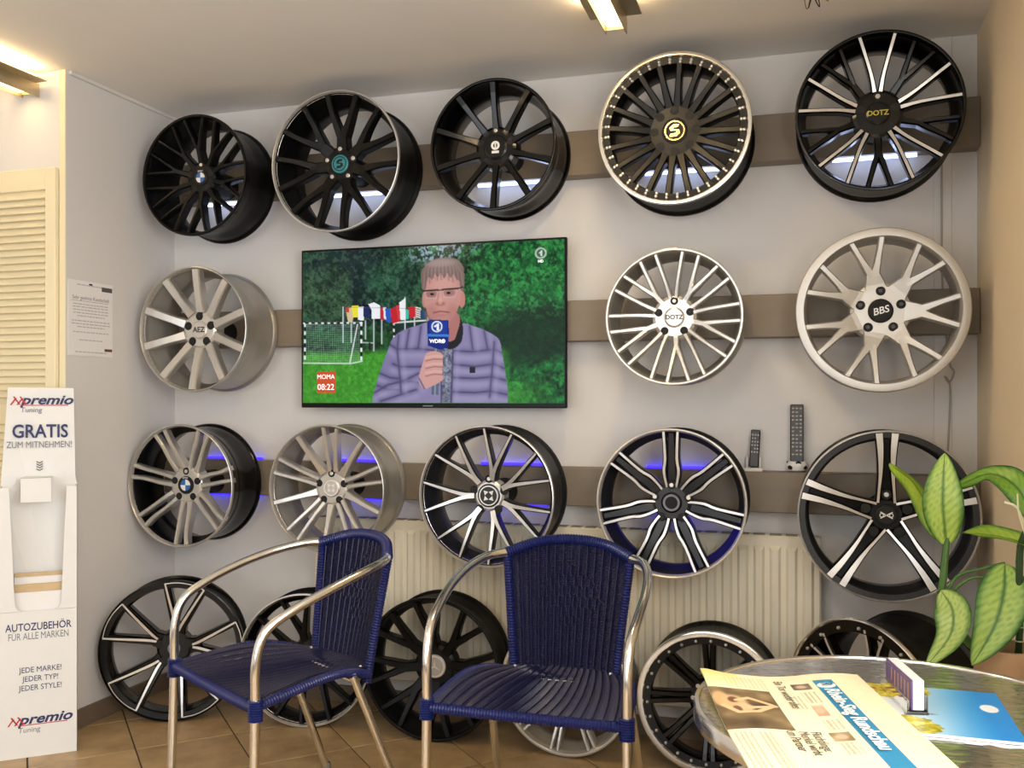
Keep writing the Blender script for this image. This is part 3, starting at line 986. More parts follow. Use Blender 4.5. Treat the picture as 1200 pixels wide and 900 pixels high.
# collar, neck, ear, head
cv.smooth([(640, 470), (690, 500), (735, 470), (742, 400), (722, 366), (640, 380)], (34, 36, 40))
cv.smooth([(600, 300), (596, 350), (628, 400), (640, 450), (692, 466), (716, 440), (722, 350)], (176, 116, 112))
cv.ell(738, 290, 14, 34, (196, 132, 124))
cv.ell(586, 290, 12, 34, (190, 132, 126))
cv.smooth([(584, 210), (580, 280), (596, 340), (622, 378), (656, 392), (694, 376), (722, 330), (736, 270), (734, 200), (660, 160)], (198, 144, 136))
cv.ell(664, 240, 50, 50, (214, 164, 154), .6, .8)
cv.ell(612, 350, 26, 34, (172, 118, 112), .6, .8)
cv.ell(702, 350, 24, 36, (176, 118, 112), .6, .8)
cv.smooth([(572, 226), (570, 180), (590, 146), (640, 118), (700, 116), (738, 142), (748, 190), (746, 248), (735, 252), (728, 214), (716, 204), (704, 184), (692, 200), (678, 178), (666, 202), (652, 178), (640, 196), (626, 182), (616, 208), (604, 196), (593, 218), (588, 250), (576, 250)], (128, 105, 99))
cv.ell(660, 150, 66, 30, (152, 130, 124), .6, .8)
for k in range(22):
    x = 578 + k * 7.6
    d = (x - 660) / 84
    y1 = 196 + 44 * d * d + (10 if k % 3 else -6)
    cv.line([(660 + (x - 660) * .72, 128 + 20 * d * d), (x - 2, 156 + 26 * d * d), (x + 4 * d, y1)], 6, (164, 142, 138) if k % 2 else (110, 90, 88), .38)
cv.ell(650, 136, 60, 16, (186, 166, 164), .5, .8)
# glasses, eyes, nose, mouth
cv.ell(614, 268, 24, 14, (128, 90, 88), .6, .6)
cv.ell(686, 262, 25, 14, (132, 92, 90), .6, .6)
cv.ell(616, 268, 8, 5, (30, 24, 26))
cv.ell(684, 263, 8, 5, (30, 24, 26))
cv.line([(582, 254), (640, 250)], 6, (44, 36, 40))
cv.line([(660, 248), (722, 244)], 6, (44, 36, 40))
cv.line([(640, 254), (650, 250), (660, 252)], 4, (60, 50, 52))
cv.line([(586, 256), (592, 284), (632, 286), (640, 256)], 2.5, (206, 186, 182), .8)
cv.line([(660, 254), (666, 282), (710, 280), (718, 250)], 2.5, (206, 186, 182), .8)
cv.line([(576, 252), (584, 256)], 5, (50, 40, 44))
cv.line([(722, 244), (742, 238)], 5, (50, 40, 44))
cv.line([(644, 262), (636, 310)], 5, (176, 120, 112), .6)
cv.ell(650, 308, 20, 9, (166, 106, 100), .8, .6)
cv.ell(650, 296, 9, 14, (220, 170, 158), .7, .7)
cv.ell(654, 372, 44, 22, (176, 128, 124), .5, .8)
cv.line([(622, 346), (650, 340), (686, 344)], 6, (142, 80, 82), .9)
cv.ell(654, 356, 24, 6, (186, 122, 118), .8, .6)
# microphone with blue cube, and the hand around it
cv.poly([(622, 488), (652, 486), (642, 690), (614, 690)], (92, 104, 122))
cv.line([(632, 490), (628, 690)], 7, (150, 160, 176), .8)
cv.poly([(596, 382), (612, 374), (684, 378), (686, 440), (680, 492), (652, 502), (598, 484)], (24, 44, 128))
cv.poly([(608, 380), (678, 382), (678, 436), (606, 434)], (28, 62, 156))
cv.line([(598, 440), (684, 442)], 10, (66, 130, 208))
cv.ell(636, 404, 23, 23, (236, 240, 246), 1, .08)
cv.ell(636, 404, 17.5, 17.5, (28, 62, 156), 1, .1)
cv.poly([(624, 402), (640, 390), (646, 390), (644, 422), (634, 420), (635, 404), (626, 408)], (240, 242, 248))
cv.smooth([(576, 560), (590, 520), (612, 508), (648, 512), (660, 530), (658, 600), (660, 628), (612, 656), (580, 664), (560, 628)], (208, 158, 152))
for y in (540, 572, 604):
    cv.line([(590, y + 8), (624, y), (660, y + 2)], 5, (156, 104, 102), .8)
    cv.line([(592, y - 6), (624, y - 12), (656, y - 11)], 10, (226, 184, 176), .55)
cv.line([(562, 622), (584, 664)], 8, (120, 110, 150))
cv.poly([(768, 574), (792, 574), (792, 598), (768, 600)], (34, 34, 48))
# broadcaster badge and caption box
cv.ell(1050, 97, 23, 23, (206, 214, 206), .85, .08)
cv.ell(1050, 97, 16, 16, (44, 92, 58), .9, .1)
cv.poly([(1042, 96), (1052, 86), (1057, 86), (1055, 110), (1048, 109), (1049, 97), (1044, 100)], (214, 220, 214))
cv.poly([(120, 592), (202, 590), (202, 680), (120, 682)], (206, 84, 46))
tv = thing('television', 'wide flat television showing a reporter outdoors', 'television', (-1.340, 0, 1.474))
TW, TH = .5325, .306
MB().bbox(-TW, TW, -.1, -.0785, -TH, TH, .003).build('bezel', M_tv, tv)
MB().bbox(-TW + .12, TW - .12, -.079, -.0725, -TH + .06, TH - .08, .002).build('back_housing', M_tv, tv)
MB().box(-.2, .2, -.073, -.0005, -.16, -.07).box(-.2, .2, -.073, -.0005, .085, .16).build('wall_bracket', M_dark, tv, 0)
M_screen = mat('screen_picture', (0, 0, 0), 0.12, vcol='print', estr=1.0, spec=.08)
bn = M_screen.node_tree.nodes['Principled BSDF']
for l in list(M_screen.node_tree.links):
    if l.to_socket.name == 'Base Color':
        M_screen.node_tree.links.remove(l)
bn.inputs['Base Color'].default_value = (.004, .004, .005, 1)
SW, SH0, SH1 = TW - .008, -TH + .018, TH - .008
scr = cv.sheet('screen', lambda s, t: (-SW + 2 * SW * s, -.1006 + 0 * s, SH1 + (SH0 - SH1) * t), M_screen, tv)
M_scrwhite = mat('screen_white', (240, 240, 240), .3, emit=(240, 240, 240), estr=1.0)


def tvp(x, y):
    x, y = warp_tv(x, y)
    return (-SW + 2 * SW * (x - 57) / 1083, -.1012, SH1 + (SH0 - SH1) * y / 640)


text(scr, 'MOMA', .025, tvp(160, 614), UPR, M_scrwhite, 'caption', bold=.0, ext=0.0001)
text(scr, '08:22', .033, tvp(160, 657), UPR, M_scrwhite, 'caption', ext=0.0001)
text(scr, 'WDR®', .02, tvp(638, 466), (PI / 2, .03, 0), M_scrwhite, 'caption', bold=.0003, ext=0.0001)
text(scr, 'HD', .014, tvp(1050, 131), UPR, M_scrwhite, 'caption', bold=.0003, ext=0.0001)
MB().bbox(-.02, .02, -.1016, -.0995, -TH + .005, -TH + .010, .0003).build('maker_badge', M_grey, tv, 0)

# ------------------------------------------------------------------ woven armchairs
chair_parts = []


def wrapped(pts, r, pitch=.008, n=40, sides=10):
    S = spline(pts, n)
    Ls = [0]
    for a, b in zip(S[:-1], S[1:]):
        Ls.append(Ls[-1] + (b - a).length)
    k = max(4, int(Ls[-1] / pitch * 2))
    out, rad_ = [], []
    j = 0
    for i in range(k + 1):
        d = Ls[-1] * i / k
        while j < len(Ls) - 2 and Ls[j + 1] < d:
            j += 1
        t = (d - Ls[j]) / max(1e-9, Ls[j + 1] - Ls[j])
        out.append(S[j].lerp(S[j + 1], t))
        rad_.append(r * (1.08 if i % 2 == 0 else .88))
    return MB().tube(out, rad_, sides)


def sbx(u, v):
    hw = .148 + .037 * v
    return Vector((u * hw, .15 + .05 * v + (1 - u * u) * (.03 + .025 * v), .40 + .345 * v + (1 - u * u) * .033 * v * v))


def ssx(u, v):
    hw = .238 - .09 * v ** 1.2 + .012 * math.sin(PI * v)
    return Vector((u * hw, -.25 + .42 * v + .03 * (1 - u * u) * v, .428 - .004 * v + .03 * (abs(u) ** 2.5) * math.sin(PI * min(1, v * 1.05)) - .014 * (1 - u * u) * math.sin(PI * v)))


def weave(surf, rows, ribs, patch=False, thick=.0022, amp=.0028):
    """fine strands side by side that rise and sink together, so that they form ribs; a chequered patch in the middle of the back"""
    mb = MB()
    ns = ribs * 6
    for r in range(rows):
        v = (r + .5) / rows
        pts = []
        for i in range(ns + 1):
            u = -1 + 2 * i / ns
            p = surf(u, v)
            e = .01
            du = surf(min(1, u + e), v) - surf(max(-1, u - e), v)
            dv = surf(u, min(1, v + e)) - surf(u, max(0, v - e))
            n = du.cross(dv).normalized()
            ph = 0
            if patch and abs(u) * .9 + abs(v - .62) * 2.4 < .62:
                ph = r // 7
            pts.append(p + n * (amp * math.cos(2 * PI * i / 6 + PI * ph) + .0006 * (r % 2)))
        mb.tube(pts, thick, 4, False)
    return mb


def stakes_mesh(surf, stakes, thick=.0024):
    mb = MB()
    for s in range(stakes + 1):
        u = -1 + 2 * (s + .0) / stakes
        mb.tube([surf(u, i / 16) for i in range(17)], thick, 5, False)
    return mb


def make_chair(label, loc, rz):
    t = thing('armchair', label, 'chair', loc, (0, 0, rz), 'blue woven armchairs in front of the wheels')
    if not chair_parts:
        L = []
        for s in (-1, 1):
            arm = [(s * .262, -.262, .014), (s * .258, -.255, .22), (s * .256, -.25, .42), (s * .257, -.248, .54), (s * .259, -.222, .612), (s * .264, -.15, .655), (s * .266, -.04, .695), (s * .254, .07, .725), (s * .226, .155, .742), (s * .18, .2, .748)]
            L.append(('arm_and_leg_tube', MB().tube(spline(arm, 8), .0125, 14).mesh('arm_and_leg_tube', M_alu), None))
            L.append(('rear_leg', MB().tube(spline([(s * .2, .07, .43), (s * .205, .11, .33), (s * .222, .235, .014)], 6), .0115, 12).mesh('rear_leg', M_alu), None))
            L.append(('foot_cap', MB().lathe([(.0003, 0), (.0145, 0), (.0145, .022), (.0125, .025)], 14, 'Z', (s * .2622, -.2622, 0)).mesh('foot_cap', mat('grey_foot', (120, 116, 108), .6)), None))
            L.append(('foot_cap', MB().lathe([(.0003, 0), (.0135, 0), (.0135, .022), (.0115, .025)], 14, 'Z', (s * .2225, .2365, 0)).mesh('foot_cap', MATS['grey_foot']), None))
            L.append(('wrapped_side_bar', wrapped([(s * .25, -.25, .422), (s * .244, -.16, .436), (s * .225, -.03, .45), (s * .19, .07, .438), (s * .155, .15, .41)], .0125).mesh('wrapped_side_bar', M_wicker), None))
            L.append(('wrapped_back_post', wrapped([tuple(sbx(s, 0) + Vector((0, 0, -.015))), tuple(sbx(s, .33)), tuple(sbx(s, .66)), tuple(sbx(s, 1))], .0125).mesh('wrapped_back_post', M_wicker), None))
            L.append(('wrapped_joint', wrapped([(s * .2565, -.25, .392), (s * .2565, -.25, .444)], .0185, .006, 8).mesh('wrapped_joint', M_wicker), None))
            L.append(('screw', MB().lathe([(.0003, -.006), (.005, -.005), (.006, 0)], 10, 'Y', (s * .14, .135, .43)).mesh('screw', M_bolt), None))
        L.append(('wrapped_front_bar', wrapped([(-.25, -.25, .42), (0, -.255, .42), (.25, -.25, .42)], .0135).mesh('wrapped_front_bar', M_wicker), None))
        L.append(('wrapped_top_rail', wrapped([(-.186, .196, .747), (-.1, .245, .775), (0, .258, .784), (.1, .245, .775), (.186, .196, .747)], .0155).mesh('wrapped_top_rail', M_wicker), None))
        L.append(('rear_crossbar', MB().tube([(-.2, .085, .41), (.2, .085, .41)], .009, 10).mesh('rear_crossbar', M_alu), None))
        wb = weave(sbx, 92, 15, True)
        sb = stakes_mesh(sbx, 30)
        wb.add(sb.v, sb.f)
        L.append(('woven_back', wb.mesh('woven_back', M_wicker_d, 60), 'stuff'))
        wsm = weave(ssx, 104, 17)
        sb = stakes_mesh(ssx, 34)
        wsm.add(sb.v, sb.f)
        L.append(('woven_seat', wsm.mesh('woven_seat', M_wicker_d, 60), 'stuff'))
        chair_parts.extend(L)
    for n, me, k in chair_parts:
        o = link(n, me, t)
        if k:
            o['kind'] = k
    return t


make_chair('blue woven armchair facing straight into the room, nearer the glass table', (-.656, -.896, 0), 0)
make_chair('blue woven armchair turned toward the cardboard leaflet stand', (-1.407, -.946, 0), math.radians(-31))

# ------------------------------------------------------------------ cardboard leaflet stand
std = thing('leaflet_stand', 'tall white cardboard leaflet stand by the louvred door', 'stand', (-2.46, -.811, 0), (0, 0, math.radians(41)))
HWs, DS = .118, .085
# back panel with header (leans back a little)
MB().add([(-HWs, DS, 0), (HWs, DS, 0), (HWs, DS, .905), (HWs - .006, DS + .002, .93), (HWs - .012, DS + .02, 1.24), (-HWs + .02, DS + .02, 1.24), (-HWs, DS, .905),
          (-HWs, DS + .004, 0), (HWs, DS + .004, 0), (HWs, DS + .004, .905), (HWs - .006, DS + .006, .93), (HWs - .012, DS + .024, 1.24), (-HWs + .02, DS + .024, 1.24), (-HWs, DS + .004, .905)],
         [(0, 1, 2, 3, 4, 5, 6), (13, 12, 11, 10, 9, 8, 7)] + [(i, 7 + i, 7 + (i + 1) % 7, (i + 1) % 7) for i in range(7)]).build('back_panel', M_card, std, 0)
# front panel with tall window
WB, WT = .49, .905
fp = MB()
fp.box(-HWs, HWs, 0, .004, 0, WB - .001)
for s in (-1, 1):
    o = [(s * HWs, WB), (s * HWs, WT), (s * (.087), WT), (s * .078, WB + .22), (s * .07, WB + .02), (s * .06, WB + .004), (s * .05, WB)]
    fp.poly(o if s < 0 else o[::-1], 0, .004)
fp.poly([(-.05, WB - .001), (.05, WB - .001), (.05, WB), (-.05, WB)][::-1], 0, .004)
fp.build('front_panel', M_card, std, 0)
for s in (-1, 1):
    x0 = s * HWs
    MB().box(min(x0, x0 - s * .004), max(x0, x0 - s * .004), .004, DS, 0, .905).build('side_panel', M_card, std, 0)
MB().box(-HWs + .004, HWs - .004, .004, DS, .47, .474).build('shelf', M_card, std, 0)
MB().box(-.052, .04, -.004, -.001, .855, .935).build('flap', M_card, std, 0)
MB().box(-.052, .04, -.003, DS, .931, .935).build('flap_hinge', M_card, std, 0)


def hy(z):
    """front of the leaning header at height z"""
    return DS + .02 * max(0, z - .93) / .31 - .0012


def premio(z, y, k=1.0):
    text(std, 'premio', .05 * k, (.022, y, z), UPR, M_navy, shear=.32, bold=.0012, sx=1.22)
    mb = MB()
    mb.box(-.045 * k - .02, .11 * k - .01, y - .0004, y, z - .021 * k, z - .018 * k)
    mb.build('underline', M_red, std, 0)
    mk = MB()
    for i in range(2):
        x = -.088 * k + i * .022 * k
        mk.poly([(x - .014 * k, z - .018 * k), (x - .008 * k, z - .018 * k), (x + .010 * k, z + .008 * k), (x + .004 * k, z + .008 * k)], y - .0004, .0004)
        mk.poly([(x - .004 * k, z + .014 * k), (x + .002 * k, z + .014 * k), (x + .022 * k, z - .016 * k), (x + .016 * k, z - .016 * k)], y - .0004, .0004)
    mk.build('logo_mark', M_red, std, 0)
    text(std, 'Tuning', .027 * k, (-.03 * k, min(y, hy(z - .05) - .0006), z - .038 * k), UPR, M_grey, shear=.1)


premio(1.197, hy(1.16), .9)
text(std, 'GRATIS', .064, (.002, hy(1.055), 1.088), UPR, M_navy, bold=.0012, sx=.82)
text(std, 'ZUM MITNEHMEN!', .032, (.0, hy(1.02), 1.043), UPR, M_grey, sx=.76)
ch = MB()
for i in range(4):
    z0 = .988 - i * .0085
    for s in (-1, 1):
        o = [(0, z0 - .006), (s * .010, z0), (s * .010, z0 - .003), (0, z0 - .009)]
        ch.poly(o if s < 0 else o[::-1], DS + .0005, .0006)
ch.build('chevron_print', M_blacktxt, std, 0)
text(std, 'AUTOZUBEHÖR', .035, (.002, -.0006, .436), UPR, M_navy, bold=.0004, sx=.77)
text(std, 'FÜR ALLE MARKEN', .033, (.002, -.0006, .405), UPR, M_grey, sx=.66)
text(std, 'JEDE MARKE!', .026, (.008, -.0006, .292), UPR, M_navy, bold=0, sx=.86)
text(std, 'JEDER TYP!', .026, (.008, -.0006, .262), UPR, M_navy, bold=0, sx=.86)
text(std, 'JEDER STYLE!', .026, (.008, -.0006, .232), UPR, M_navy, bold=0, sx=.86)
premio(.126, -.0006, .9)
# leaflets inside
M_ltan = mat('leaflet_tan', (206, 178, 136), .4, noise=.2, nscale=30)
ws = Matrix.Translation((-2.46, -.811, 0)) @ Matrix.Rotation(math.radians(41), 4, 'Z')
for i, (hh, mm, lb) in enumerate(((.075, M_paper, 'short white leaflet at the front of the cardboard stand pocket'), (.1, M_ltan, 'tan leaflet just behind the front white leaflet in the stand'),
                                  (.122, M_paper, 'white leaflet between the two tan leaflets in the stand'), (.134, M_ltan, 'rearmost and tallest tan leaflet in the cardboard stand pocket'))):
    o = MB().bbox(-.075, .075, 0, .008, 0, hh, .001).build('leaflet', mm, None, 0)
    o.location = ws @ Vector((0, .02 + i * .014, .4745))
    o.rotation_euler = (0, 0, math.radians(41))
    tag(o, lb, 'leaflet', 'leaflets in the cardboard stand')

# ------------------------------------------------------------------ notice taped to the left wall
nt_ = thing('paper_notice', 'white printed notice in a plastic sleeve taped on the left wall', 'notice', (XL + .001, -.49, 1.36), (0, 0, PI / 2))
MB().box(-.113, .113, -.002, 0, 0, .275).build('sheet', M_paper, nt_, 0)
text(nt_, 'Sehr geehrte Kundschaft', .019, (0, -.0024, .212), UPR, mat('soft_print', (150, 146, 150), .7))
MB().box(-.1, .09, -.0026, -.002, .2, .2015).build('underline', MATS['soft_print'], nt_, 0)
rr = random.Random(3)
M_faint = mat('faint_print', (186, 181, 184), .7)
for k, (z, w) in enumerate(((.258, .07), (.187, .09), (.177, .092), (.166, .09), (.155, .088), (.144, .07), (.126, .096), (.115, .098), (.104, .07), (.085, .09), (.056, .06), (.012, .08))):
    words_ = ' '.join(''.join(rr.choice('aeinrstlmuohd') for _ in range(rr.randint(3, 8))) for _ in range(7))
    mb = MB()
    x = -w
    while x < w - .004:
        l = min(rr.uniform(.008, .022), w - x)
        mb.box(x, x + l, -.0024, -.002, z, z + .0035)
        x += l + .004
    mb.build('text_line', M_faint, nt_, 0)
MB().box(.055, .11, -.0026, -.002, .245, .262).build('stamp', mat('stamp_grey', (92, 86, 82), .7), nt_, 0)
MB().box(.07, .11, -.0026, -.002, .02, .03).build('stamp', mat('stamp_brown', (110, 60, 56), .6), nt_, 0)
MB().box(-.01, .006, -.0026, -.002, .262, .268).build('stamp', M_blacktxt, nt_, 0)


# ------------------------------------------------------------------ ceiling lamps
def lamp(label, x, y1, up, down):
    t = thing('ceiling_lamp', label, 'lamp', (x, y1, ZC), group='halogen lamps on the ceiling')
    Ln = .46
    MB().bbox(-.078, .078, -Ln, 0, -.043, -.039, .001).build('plate', M_lampmetal, t)
    MB().bbox(-.03, .03, -Ln + .1, -.1, -.039, 0, .002).build('mount', M_lampmetal, t)
    for s in (-1, 1):
        MB().bbox(s * .03 - .0015, s * .03 + .0015, -Ln + .02, .012 if s > 0 else .0, -.092, -.043, .0005).build('side_fin', M_lampmetal, t)
    MB().bbox(-.028, .028, -.012, -.008, -.085, -.043, .0005).build('end_cap', M_lampmetal, t)
    MB().bbox(-.024, .024, -Ln + .03, -.02, -.08, -.046, .004).build('glass_tube', M_lampglow, t)
    for s in (-1, 1):
        MB().tube([(s * .055, -Ln + .03, -.031), (s * .055, -.03, -.031)], .006, 8).build('glow_tube', M_lampglow, t)
        ld = bpy.data.lights.new('lamp_uplight', 'AREA')
        ld.shape = 'RECTANGLE'
        ld.size, ld.size_y = .03, Ln - .08
        ld.energy = up
        ld.color = (1.0, .74, .42)
        o = bpy.data.objects.new('lamp_uplight', ld)
        COL.objects.link(o)
        o.parent = t
        o.location = (s * .06, -Ln / 2, -.022)
        o.rotation_euler = (PI, 0, 0)
    ld = bpy.data.lights.new('lamp_downlight', 'AREA')
    ld.shape = 'RECTANGLE'
    ld.size, ld.size_y = .045, Ln - .06
    ld.energy = down
    ld.color = (1.0, .74, .42)
    o = bpy.data.objects.new('lamp_downlight', ld)
    COL.objects.link(o)
    o.parent = t
    o.location = (0, -Ln / 2, -.095)
    return t


lamp('bright halogen ceiling lamp above the louvred closet door', -2.672, -.63, 1.3, .3)
lamp('halogen ceiling lamp at the top edge above the riveted wheel', -.535, -.585, 3.5, 4.0)
lamp('unseen ceiling lamp added further back in the room, above the glass table side', -.535, -3.0, 48, 9)  # out of view, added to brighten the ceiling and left wall
lamp('unseen ceiling lamp added further back in the room, on the closet side', -2.4, -2.7, 44, 5)  # second added lamp out of view, for the same brightening

# loose ceiling wires
wr = thing('ceiling_wires', 'loose thin wires hanging from the ceiling on the right', 'wire', (.035, -.56, ZC))
for k in range(4):
    a = k * 1.3
    MB().tube(spline([(0, 0, 0), (.012 * math.cos(a), .012 * math.sin(a), -.03), (.03 * math.cos(a), .02 * math.sin(a), -.06 - .006 * k), (.036 * math.cos(a + .5), .03 * math.sin(a + .5), -.03)], 5), .0016, 6).build('wire', M_dark if k % 2 else mat('brass_wire', (150, 126, 76), .4, metal=.6), wr)
# hanging cable on the back wall near the right corner
cb = MB().tube(spline([(.43, -.01, 2.0), (.432, -.01, 1.6), (.45, -.014, 1.34), (.466, -.02, 1.29), (.452, -.016, 1.255), (.44, -.012, 1.275), (.455, -.012, 1.24), (.452, -.01, 1.1), (.445, -.01, .96)], 8), .003, 8)
tag(cb.build('wall_cable', M_cable), 'thin grey cable hanging down the back wall by the right corner', 'cable')

# ------------------------------------------------------------------ remotes on the lower rail
def remote(label, x, z0, w, h, rows, tilt, tz):
    t = thing('remote_control', label, 'remote', (x, -.042, z0), (math.radians(tilt), math.radians(tz), 0), 'remote controls on the rail')
    MB().bbox(-w / 2, w / 2, -.011, .011, 0, h, .003).build('body', M_remote, t)
    bm_ = MB().bbox(-w * .09, w * .09, -.0135, -.010, -.0026, .0026, .0007).mesh('button', M_button, 0)
    for r in range(rows):
        for c_ in range(3):
            if (r * 3 + c_) % 7 == 5:
                continue
            link('button', bm_, t, ((c_ - 1) * w * .29, 0, h * (.93 if rows > 8 else .86) - r * h * (.84 if rows > 8 else .55) / rows))
    return t


remote('small black remote control in a white cradle on the lower rail', -.163, .968, .031, .128, 6, -6, 3)
remote('long black remote control standing in a football-shaped holder', -.022, .983, .043, .2, 13, -4, 0)
cr = thing('remote_cradle', 'white plastic cradle holding the small remote on the rail', 'holder', (-.163, -.04, .955))
MB().bbox(-.03, .03, -.028, .028, 0, .012, .002).build('base', M_white, cr)
for s in (-1, 1):
    MB().bbox(s * .0215 - .003, s * .0215 + .003, -.016, .016, .012, .05, .002).build('side_wing', M_white, cr)
fb = thing('football_holder', 'white and black football-shaped remote holder on the rail', 'holder', (-.022, -.036, .955))
prof = [(.018, 0), (.03, .006), (.035, .02), (.034, .03), (.029, .036), (.0005, .036)]
MB().lathe([(.0005, 0)] + prof, 28, 'Z').build('ball', M_white, fb)
for a, z_, r_ in ((-130, .016, .010), (-80, .031, .010), (-35, .016, .009), (-170, .03, .008)):
    rr_ = .0353 if z_ < .025 else .0335
    ca, sa = math.cos(math.radians(a)), math.sin(math.radians(a))
    c_ = Vector((rr_ * ca, rr_ * sa, z_))
    tx = Vector((-sa, ca, 0))
    vs = [c_ + tx * r_ * math.cos(2 * PI * k / 5 + .3) + Vector((0, 0, 1)) * r_ * .8 * math.sin(2 * PI * k / 5 + .3) for k in range(5)]
    vs2 = [v - Vector((ca, sa, 0)) * .008 for v in vs]
    MB().add(vs + vs2, [(0, 1, 2, 3, 4)] + [(i, 5 + i, 5 + (i + 1) % 5, (i + 1) % 5) for i in range(5)]).build('dark_patch', M_dark, fb, 0)

# ------------------------------------------------------------------ round glass table
TZ = .722
tb = thing('bistro_table', 'round glass bistro table with aluminium rim', 'table', (.145, -1.81, 0))
TR = .31


def glass_material():
    m = bpy.data.materials.new('pebbled_glass')
    m.use_nodes = True
    nt = m.node_tree
    b = nt.nodes['Principled BSDF']
    b.inputs['Base Color'].default_value = lin((70, 68, 60)) + (1,)
    b.inputs['Specular IOR Level'].default_value = 0.3
    b.inputs['Roughness'].default_value = 0.14
    b.inputs['Transmission Weight'].default_value = 0.75
    b.inputs['IOR'].default_value = 1.5
    tc = nt.nodes.new('ShaderNodeTexCoord')
    mp = nt.nodes.new('ShaderNodeMapping')
    mp.inputs['Scale'].default_value = (1, 2.2, 1)
    mp.inputs['Rotation'].default_value = (0, 0, .4)
    nt.links.new(tc.outputs['Object'], mp.inputs['Vector'])
    v = nt.nodes.new('ShaderNodeTexVoronoi')
    v.inputs['Scale'].default_value = 42
    nt.links.new(mp.outputs['Vector'], v.inputs['Vector'])
    bp = nt.nodes.new('ShaderNodeBump')
    bp.inputs['Strength'].default_value = .16
    bp.inputs['Distance'].default_value = .004
    nt.links.new(v.outputs['Distance'], bp.inputs['Height'])
    nt.links.new(bp.outputs['Normal'], b.inputs['Normal'])
    return m


MB().lathe([(.0005, TZ), (TR - .004, TZ), (TR - .004, TZ - .006), (.0005, TZ - .006)], 72, 'Z').build('glass_top', glass_material(), tb, 40)
MB().lathe([(TR - .004, TZ + .002), (TR + .002, TZ + .003), (TR + .004, TZ), (TR + .004, TZ - .024), (TR, TZ - .027), (TR - .006, TZ - .024), (TR - .006, TZ - .002)], 80, 'Z', closed=True).build('rim', M_alu, tb, 40)
for k in range(4):
    a = PI / 4 + k * PI / 2
    ca, sa = math.cos(a), math.sin(a)
    MB().tube(spline([(.27 * ca, .27 * sa, TZ - .02), (.2 * ca, .2 * sa, .5), (.14 * ca, .14 * sa, .34), (.2 * ca, .2 * sa, .14), (.27 * ca, .27 * sa, .012)], 7), .0115, 12).build('leg', M_alu, tb)
    MB().lathe([(.0003, 0), (.014, 0), (.014, .02), (.011, .022)], 12, 'Z', (.27 * ca, .27 * sa, 0)).build('foot_cap', MATS['grey_foot'], tb)
MB().lathe([(.13, .335), (.136, .339), (.142, .335), (.136, .331)], 40, 'Z', closed=True).build('leg_ring', M_alu, tb)

# ------------------------------------------------------------------ newspaper, brochure and card box on the table
A_LEN, B_LEN = .45, .262
nc = Canvas(300, 176, 0, A_LEN, B_LEN, 0, (240, 230, 192))
nn_ = nc.noise([(30, 1), (9, .6)], 50)
nc.a += (nn_ * 8)[..., None]
Xa, Yb = nc.X, nc.Y
# text columns: fine grey lines
tl = ((np.floor(Yb / .0031) % 2) == 0) & (np.random.RandomState(5).rand(*Xa.shape) > .3)


def col_text(a0, a1, b0, b1, dark=(150, 140, 120), al=.75):
    m = (Xa > a0) & (Xa < a1) & (Yb > b0) & (Yb < b1)
    t2 = ((np.floor(Xa / .0034) % 2) == 0) if False else ((np.floor(Yb / .0034) % 2) == 0)
    nc.mix((m & t2).astype(float) * (.45 + .55 * np.random.RandomState(int(a0 * 1e4)).rand(*Xa.shape)), dark, al)


col_text(.27, .44, .004, .034)
col_text(.27, .44, .04, .062)
col_text(.105, .165, .122, .138)
col_text(.09, .14, .145, .168)
col_text(.215, .255, .145, .168)
col_text(.305, .35, .14, .166)
col_text(.02, .08, .03, .1, (190, 178, 140), .5)
nc.mix(((Xa < .085) & (Yb < .06)).astype(float) * np.clip((.1 - Xa - Yb * .6) * 12, 0, 1), (236, 214, 110), .7)
# big photograph: figure stretching arms over a brown background
pm = ((Xa > .086) & (Xa < .258) & (Yb < .097)).astype(float)
nc.mix(pm, (112, 92, 62))
nb = nc.noise([(26, 1.2), (12, .8)], 60)
nc.a += (pm * 60)[..., None] * nb[..., None] * np.array([1, .95, .7])
for cx, cy, rx, ry, c in ((.15, .03, .032, .020, (214, 174, 128)), (.135, .012, .03, .014, (206, 168, 120)), (.17, .042, .016, .014, (226, 180, 140)), (.138, .03, .012, .008, (96, 62, 40)), (.178, .03, .014, .007, (96, 66, 44))):
    m = nc.emask(cx, cy, rx, ry, .4) * pm
    nc.mix(m, c, .9)
for pts in ([(.14, .035), (.128, .055), (.15, .083), (.158, .09)], [(.17, .05), (.165, .07), (.158, .09)], [(.16, .012), (.19, .03), (.185, .06), (.16, .085)]):
    sv = nc.a.copy()
    nc.line(pts, .009, (222, 184, 138))
    nc.a = sv * (1 - pm[..., None]) + nc.a * pm[..., None]
# small photographs
for a0, a1, b0, b1, c in ((.047, .078, .138, .168, (96, 82, 70)), (.15, .198, .144, .162, (214, 170, 140)), (.266, .3, .138, .167, (150, 128, 92))):
    m = ((Xa > a0) & (Xa < a1) & (Yb > b0) & (Yb < b1)).astype(float)
    nc.mix(m, c)
    nc.a += (m * 70)[..., None] * nb[..., None]
    nc.mix(nc.emask((a0 + a1) / 2, (b0 + b1) / 2, (a1 - a0) * .25, (b1 - b0) * .3, .6) * m, (226, 186, 156), .8)
# blue masthead
nc.mix(((Xa > .036) & (Yb > .1775) & (Yb < .2085)).astype(float), (44, 132, 172))
nc.ell(.064, .193, .0145, .0145, (236, 240, 236), 1, .08)
PO = Vector((-.168, -1.741, 0))
e1 = Vector((.25, -.968, 0)).normalized()
e2 = Vector((.968, .25, 0)).normalized()


